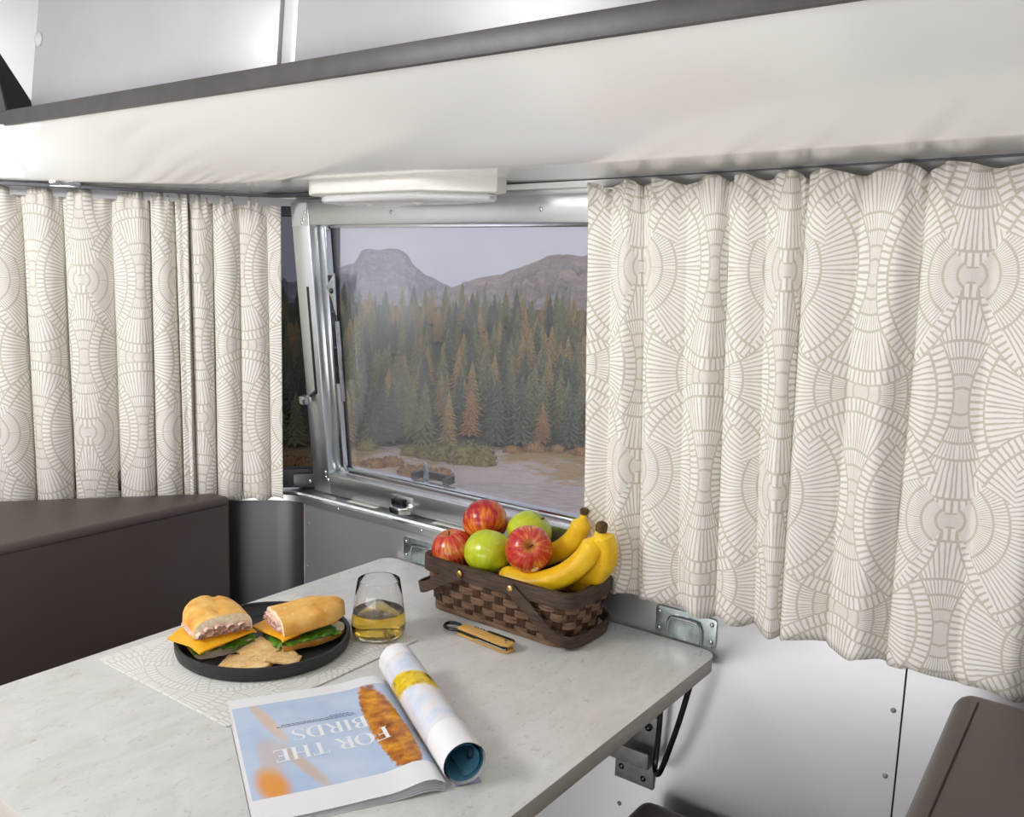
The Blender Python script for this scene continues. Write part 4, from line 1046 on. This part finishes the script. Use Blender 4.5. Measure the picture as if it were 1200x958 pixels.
part('crown', G().lathe([(0, -.012), (.0085, -.009), (.0105, .000), (.009, .006), (.004, .009), (0, .009)], 10, Vector((.5825, -.0985, .203)) - bo), 'banana_tip', bb_)
bo2 = Vector((.477, -.061, .103))
b2 = thing('banana', 'single banana lying behind the bunch, stem up against the window', 'bananas', bo2)
banana([(0.427, -0.066, 0.103), (0.453, -0.061, 0.115), (0.479, -0.057, 0.131), (0.501, -0.054, 0.153), (0.512, -0.053, 0.175), (0.517, -0.052, 0.193), (0.519, -0.051, 0.208)], .0180, b2, bo2, .72)

# ------------------------------------------------------------------ the valley outside
CX, CY, CZ = CAM.x, CAM.y, CAM.z - ZO        # camera in table coordinates, for choosing distances only
def polar(az, d): return (CX + d * math.sin(R(az)), CY + d * math.cos(R(az)))
GZ = -21.0
def ground_z(x, y):
    d = math.hypot(x - CX, y - CY); base = GZ
    near = smoothstep(52, 6, d); z = GZ * (1 - near) + (-1.35) * near
    z += 7.0 * smoothstep(112, 285, d) ** 1.2                     # forest slope
    z += .25 * noise.noise((x * .08, y * .08, 3)) * (1 - near)
    return z
def ground_mat():
    m, b, nt = base_mat('gravel_flat_and_dry_grass', .9, 0); co = nt.coord('Object', (1, 1, 1))
    f = nt.noise(co, .05, 6, .62, .4); g_ = nt.noise(co, .8, 5, .65); gr = nt.noise(co, 6, 3)
    grav = nt.ramp(gr, [(.3, lin((166, 156, 150))), (.7, lin((200, 188, 182)))])
    grass = nt.ramp(g_, [(.3, lin((112, 100, 60))), (.5, lin((156, 130, 84))), (.7, lin((180, 148, 104)))])
    k = nt.smooth(nt.m('ADD', nt.m('MULTIPLY', f, .75), nt.m('MULTIPLY', g_, .25)), .47, .56)
    c = nt.mix(k, grav, grass)
    sp_ = nt.new('ShaderNodeSeparateXYZ'); nt.l.new(co, sp_.inputs[0]); dx = nt.m('SUBTRACT', sp_.outputs[0], CX); dy = nt.m('SUBTRACT', sp_.outputs[1], CY)
    dist = nt.m('SQRT', nt.m('ADD', nt.m('MULTIPLY', dx, dx), nt.m('MULTIPLY', dy, dy)))
    c = nt.mix(nt.smooth(nt.m('ADD', dist, nt.m('MULTIPLY', nt.m('SUBTRACT', g_, .5), 14)), 104, 112), c, nt.ramp(gr, [(.3, lin((50, 54, 42))), (.7, lin((84, 84, 60)))]))     # mossy forest floor
    nt.put(c, b.inputs['Base Color']); bump(nt, b, g_, .5, .2); return m
M['ground'] = ground_mat()
g = G(); rings_ = [3.8, 6, 12, 22, 34, 46, 54] + [60 + 4 * k for k in range(16)] + [130 + 12 * k for k in range(20)]; azs = [-100 + 2.5 * k for k in range(57)]
for d in rings_:
    for a in azs: x, y = polar(a, d); g.vert((x, y, ground_z(x, y)))
n = len(azs)
for j in range(len(rings_) - 1):
    for i in range(n - 1): a = j * n + i; g.face((a, a + 1, a + n + 1, a + n))
struct('ground', g, 'ground', 'pale gravel flat with patches of dry grass outside', smooth=80)

def px_dir(px, py):
    v = _f * F_PX + _r2 * (px - 600) - _u2 * (py - 479); return v.normalized()
def mountain(name, label, sky, d, depth, base_el, mat, seed, rough):
    """ridge whose crest stands at the given directions (skyline pixel -> bearing, elevation), distance d"""
    cr = []
    for px, py in sky: v = px_dir(px, py); cr.append((math.degrees(math.atan2(v.x, v.y)), math.degrees(math.asin(v.z))))
    a0, a1 = cr[0][0], cr[-1][0]; g = G(); NA, ND = 220, 26
    def crest(a):
        for (x0, y0), (x1, y1) in zip(cr, cr[1:]):
            if x0 <= a <= x1: t = (a - x0) / (x1 - x0); return y0 + (y1 - y0) * t
        return cr[-1][1]
    for j in range(ND + 1):
        t = j / ND
        for i in range(NA + 1):
            a = a0 + (a1 - a0) * i / NA; dd = d - depth * (1 - t) if t <= 1 else d
            h1 = CZ + d * math.tan(R(crest(a))); h0 = CZ + (d - depth) * math.tan(R(base_el)); nz_ = noise.fractal((a * .9 + seed, t * 3, 0), 1.0, 2.0, 6)
            rid = 1 - abs(noise.noise((a * 1.6 + seed, t * 1.5, 5)))
            x, y = polar(a, dd + rough * 3 * nz_ * (1 - t)); z = h0 + (h1 - h0) * (t ** 1.35) + rough * (nz_ * .9 + rid - .7) * math.sin(math.pi * min(1, t)) + rough * .10 * noise.noise((a * 9, seed, 0)) * t
            g.vert((x, y, z))
    n = NA + 1
    for i in range(NA + 1):                      # far side
        a = a0 + (a1 - a0) * i / NA; x, y = polar(a, d + depth); g.vert((x, y, CZ + (d + depth) * math.tan(R(base_el)) - 20))
    for j in range(ND + 1):
        for i in range(NA): a = j * n + i; g.face((a, a + 1, a + n + 1, a + n))
    o = whole(name, g, mat, label, 'mountain', smooth=0); return o
def rock(name, c, zsplit=None):
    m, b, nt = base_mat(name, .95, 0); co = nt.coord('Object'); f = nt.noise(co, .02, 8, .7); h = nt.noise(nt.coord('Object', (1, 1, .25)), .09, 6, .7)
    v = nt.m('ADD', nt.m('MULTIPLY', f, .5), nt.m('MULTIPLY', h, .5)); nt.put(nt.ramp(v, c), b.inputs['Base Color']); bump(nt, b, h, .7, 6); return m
M['rock_hazed'] = rock('haze_tinted_rock', [(.36, lin((122, 124, 133))), (.5, lin((148, 149, 157))), (.62, lin((172, 172, 180)))])  # distance haze is put into this rock's base colour
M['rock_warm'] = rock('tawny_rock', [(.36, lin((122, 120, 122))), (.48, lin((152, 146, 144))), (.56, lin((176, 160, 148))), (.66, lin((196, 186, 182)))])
mountain('mountain', 'flat-topped rock peak in haze-tinted blue-grey beyond the forest', [(-500, 318), (-300, 326), (-100, 318), (60, 336), (160, 330), (250, 338), (320, 336), (360, 328), (386, 318), (402, 312), (416, 308), (424, 293), (434, 291), (443, 294), (455, 291), (468, 292), (478, 299), (484, 310), (496, 320), (512, 329), (528, 336), (545, 341), (600, 352), (660, 362)], 900, 420, -3.2, 'rock_hazed', 3, 15)
mountain('mountain', 'long tawny mountain ridge rising behind the larches', [(470, 368), (505, 352), (528, 338), (545, 331), (560, 326), (585, 322), (605, 315), (630, 306), (644, 299), (664, 298), (684, 301), (700, 292), (730, 284), (790, 292), (860, 284), (960, 300), (1080, 296), (1250, 322), (1500, 330)], 700, 330, -3.4, 'rock_warm', 8, 10)

# conifers
def needle(name, c1, c2):
    m, b, nt = base_mat(name, .9, 0); f = nt.noise(nt.coord('Object'), 2.4, 4, .7); nt.put(nt.ramp(f, [(.32, lin(c1)), (.68, lin(c2))]), b.inputs['Base Color']); return m
M['n_dark'] = needle('dark_spruce_needles', (58, 70, 62), (106, 116, 96)); M['n_olive'] = needle('olive_larch_needles', (92, 96, 70), (142, 140, 100))  # needle colours lightened to imitate haze over the forest
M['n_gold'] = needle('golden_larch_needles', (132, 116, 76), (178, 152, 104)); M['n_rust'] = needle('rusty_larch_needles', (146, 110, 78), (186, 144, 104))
M['bark'] = mottled('conifer_bark', (54, 44, 38), (84, 72, 62), .9, 0, 4)
def conifer_mesh(seed, h, w):
    rnd = random.Random(seed); g = G(); nt_ = 15
    for i in range(nt_):
        t = i / (nt_ - 1); z = h * (.09 + .86 * t); rr = w / 2 * 1.3 * (1 - t) ** .72 + .12; k = 9 if i < 10 else 7; drop = h * .055; a0 = rnd.uniform(0, 6)
        top = g.vert((0, 0, z + drop * 1.5)); ids = []
        for j in range(2 * k):
            a = a0 + math.pi * j / k; q = rr * (rnd.uniform(.72, 1.15) if j % 2 == 0 else rnd.uniform(.42, .6)); ids.append(g.vert((q * math.cos(a), q * math.sin(a), z - (drop * rnd.uniform(.3, 1) if j % 2 == 0 else -drop * .1))))
        for j in range(2 * k): g.face((top, ids[j], ids[(j + 1) % (2 * k)]))
    g.tube([(0, 0, h * .9), (0, 0, h * 1.02)], [.05, .01], 5)
    return g
KINDS = [('n_dark', 'spruce', 'dark green spruce standing in the forest across the gravel flat', 9.5, 3.0), ('n_dark', 'spruce', 'dark green spruce standing in the forest across the gravel flat', 8.6, 3.3),
         ('n_olive', 'larch', 'olive green larch standing in the forest across the gravel flat', 8.8, 3.2), ('n_olive', 'larch', 'olive green larch standing in the forest across the gravel flat', 9.4, 2.9),
         ('n_gold', 'larch', 'golden larch standing in the forest across the gravel flat', 8.0, 3.0), ('n_rust', 'larch', 'rusty orange larch standing in the forest across the gravel flat', 7.0, 2.9)]
GRP = {'n_dark': 'dark spruces in the forest', 'n_olive': 'olive larches in the forest', 'n_gold': 'golden larches in the forest', 'n_rust': 'rusty larches in the forest'}
protos = []
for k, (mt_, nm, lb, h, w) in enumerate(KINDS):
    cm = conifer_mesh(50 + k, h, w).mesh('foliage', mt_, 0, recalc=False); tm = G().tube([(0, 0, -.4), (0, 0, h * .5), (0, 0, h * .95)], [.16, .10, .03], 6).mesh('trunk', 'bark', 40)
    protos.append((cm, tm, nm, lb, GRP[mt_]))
rnd = random.Random(12)
def plant(k, x, y, sc):
    cm, tm, nm, lb, gr = protos[k]
    t = thing(nm, lb, 'tree', (x, y, ground_z(x, y)), (0, 0, rnd.uniform(0, 6.3)), gr); t.scale = (sc * rnd.uniform(.9, 1.12), sc * rnd.uniform(.9, 1.12), sc)
    part('foliage', cm, None, t); part('trunk', tm, None, t)
d = 110.0; spots = []; taken = []
while d < 262:
    st = 2.55 * (1 + (d - 110) / 170); aw = math.degrees(st / d); a = -56.0 + rnd.uniform(0, aw)
    while a < -26:
        sa, sd = a + rnd.uniform(-.3, .3) * aw, d + rnd.uniform(-2, 2); sx, sy = polar(sa, sd)
        if all((sx - q[0]) ** 2 + (sy - q[1]) ** 2 > 2.3 ** 2 for q in taken[-60:]): spots.append((sa, sd)); taken.append((sx, sy))
        a += aw * rnd.uniform(.9, 1.35)
    d *= 1.052
print('trees', len(spots))
for a, d in spots:
    x, y = polar(a, d); f = rnd.random(); far = (d - 110) / 120; right = smoothstep(-48, -33, a)
    if f < .50 - .18 * right: k = rnd.choice((0, 1))
    elif f < .80 - .12 * right: k = rnd.choice((2, 3))
    elif f < .93: k = 4
    else: k = 5 if far < .35 else 4
    sc = rnd.uniform(.80, 1.14 + .18 * max(0, far)) * (1 if d > 114 else .9)
    if k == 5: sc *= .85
    plant(k, x, y, sc)
# the forest goes on at both sides of the valley
fl = {0: G(), 2: G(), 4: G()}
cg = {k: conifer_mesh(90 + k, KINDS[k][3], KINDS[k][4]) for k in fl}
d = 110.0
while d < 262:
    st = 3.6 * (1 + (d - 110) / 170); aw = math.degrees(st / d)
    for a0_, a1_ in ((-92, -57), (-25, 25)):
        a = a0_ + rnd.uniform(0, aw)
        while a < a1_:
            x, y = polar(a + rnd.uniform(-.3, .3) * aw, d + rnd.uniform(-2, 2)); k = rnd.choice((0, 0, 2, 2, 4)); q = rnd.uniform(.85, 1.25); c_, s_ = math.cos(a * 9), math.sin(a * 9); z = ground_z(x, y)
            fl[k].merge([(x + q * (v[0] * c_ - v[1] * s_), y + q * (v[0] * s_ + v[1] * c_), z + q * v[2]) for v in cg[k].v], cg[k].f)
            a += aw * rnd.uniform(.9, 1.35)
    d *= 1.085
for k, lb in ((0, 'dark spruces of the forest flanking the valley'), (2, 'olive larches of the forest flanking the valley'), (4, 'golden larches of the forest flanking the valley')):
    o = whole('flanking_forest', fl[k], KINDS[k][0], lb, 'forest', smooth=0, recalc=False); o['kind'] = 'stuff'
# shrubs and dry grass tufts at the edge of the flat
M['shrub'] = needle('olive_shrub_leaves', (98, 98, 56), (150, 142, 84)); M['dry_grass'] = needle('dry_tawny_grass', (128, 98, 56), (176, 140, 92))
M['twig'] = M['bark']
def bush_mesh(seed, n, lean):
    """dome of small leaf blades"""
    rr_ = random.Random(seed); g = G()
    for i in range(n):
        u, v = rr_.random(), rr_.random(); th = math.acos(u); ph = 2 * math.pi * v; r = rr_.uniform(.62, 1.0); d_ = Vector((math.sin(th) * math.cos(ph), math.sin(th) * math.sin(ph), math.cos(th)))
        p = d_ * r; s = .10 + .09 * rr_.random(); e1 = (Vector((rr_.uniform(-1, 1), rr_.uniform(-1, 1), rr_.uniform(-1, 1))) + (Vector((0, 0, 1.5)) if lean else Vector())).normalized(); e2 = e1.cross(d_).normalized() if e1.cross(d_).length > .01 else Vector((1, 0, 0))
        ids = [g.vert(p + e1 * s), g.vert(p + e2 * s * .5), g.vert(p - e1 * s), g.vert(p - e2 * s * .5)]; g.face(ids)
    core = []
    g.lathe([(0.0, .82), (.4, .74), (.66, .5), (.78, .2), (.80, 0)], 10)
    return g
bush = [bush_mesh(3, 420, False).mesh('foliage', 'shrub', 0, recalc=False), bush_mesh(5, 420, True).mesh('foliage', 'dry_grass', 0, recalc=False)]
twm = G().tube([(0, 0, -.2), (0, 0, .7)], [.05, .02], 5).mesh('stem', 'bark', 40)
def shrub(k, px, dd, rx, hz, label, group):
    v = px_dir(px, 480); az = math.degrees(math.atan2(v.x, v.y)); x, y = polar(az, dd)
    t = thing('shrub', label, 'shrub', (x, y, ground_z(x, y) - .05), (0, 0, rnd.uniform(0, 6)), group); part('foliage', bush[k], None, t); part('stem', twm, None, t); t.scale = (rx, rx * .8, hz)
for px, dd, rx, hz in ((482, 103, 1.4, 1.3), (500, 102, 1.8, 1.7), (520, 101, 2.0, 2.1), (545, 100, 2.6, 2.5), (568, 99, 2.0, 2.2), (402, 106, 1.2, 1.5), (430, 106, 1.3, 1.4)):
    shrub(0, px, dd, rx, hz, 'rounded olive green shrub at the foot of the forest', 'olive shrubs on the flat')
for px, dd, rx, hz in ((395, 96, 2.0, 1.2), (415, 95, 1.8, 1.1), (438, 97, 1.9, 1.0), (460, 98, 1.8, 1.0), (482, 93, 1.9, 1.1), (500, 92, 2.1, 1.25), (518, 92, 1.7, 1.1), (360, 97, 2.2, 1.2), (338, 98, 2.0, 1.2), (602, 106, 1.3, .9), (628, 107, 1.6, 1.2), (655, 107, 1.4, .9), (684, 106, 1.5, 1.0)):
    shrub(1, px, dd, rx, hz, 'low tuft of tawny dry grass at the edge of the gravel', 'dry grass tufts on the flat')
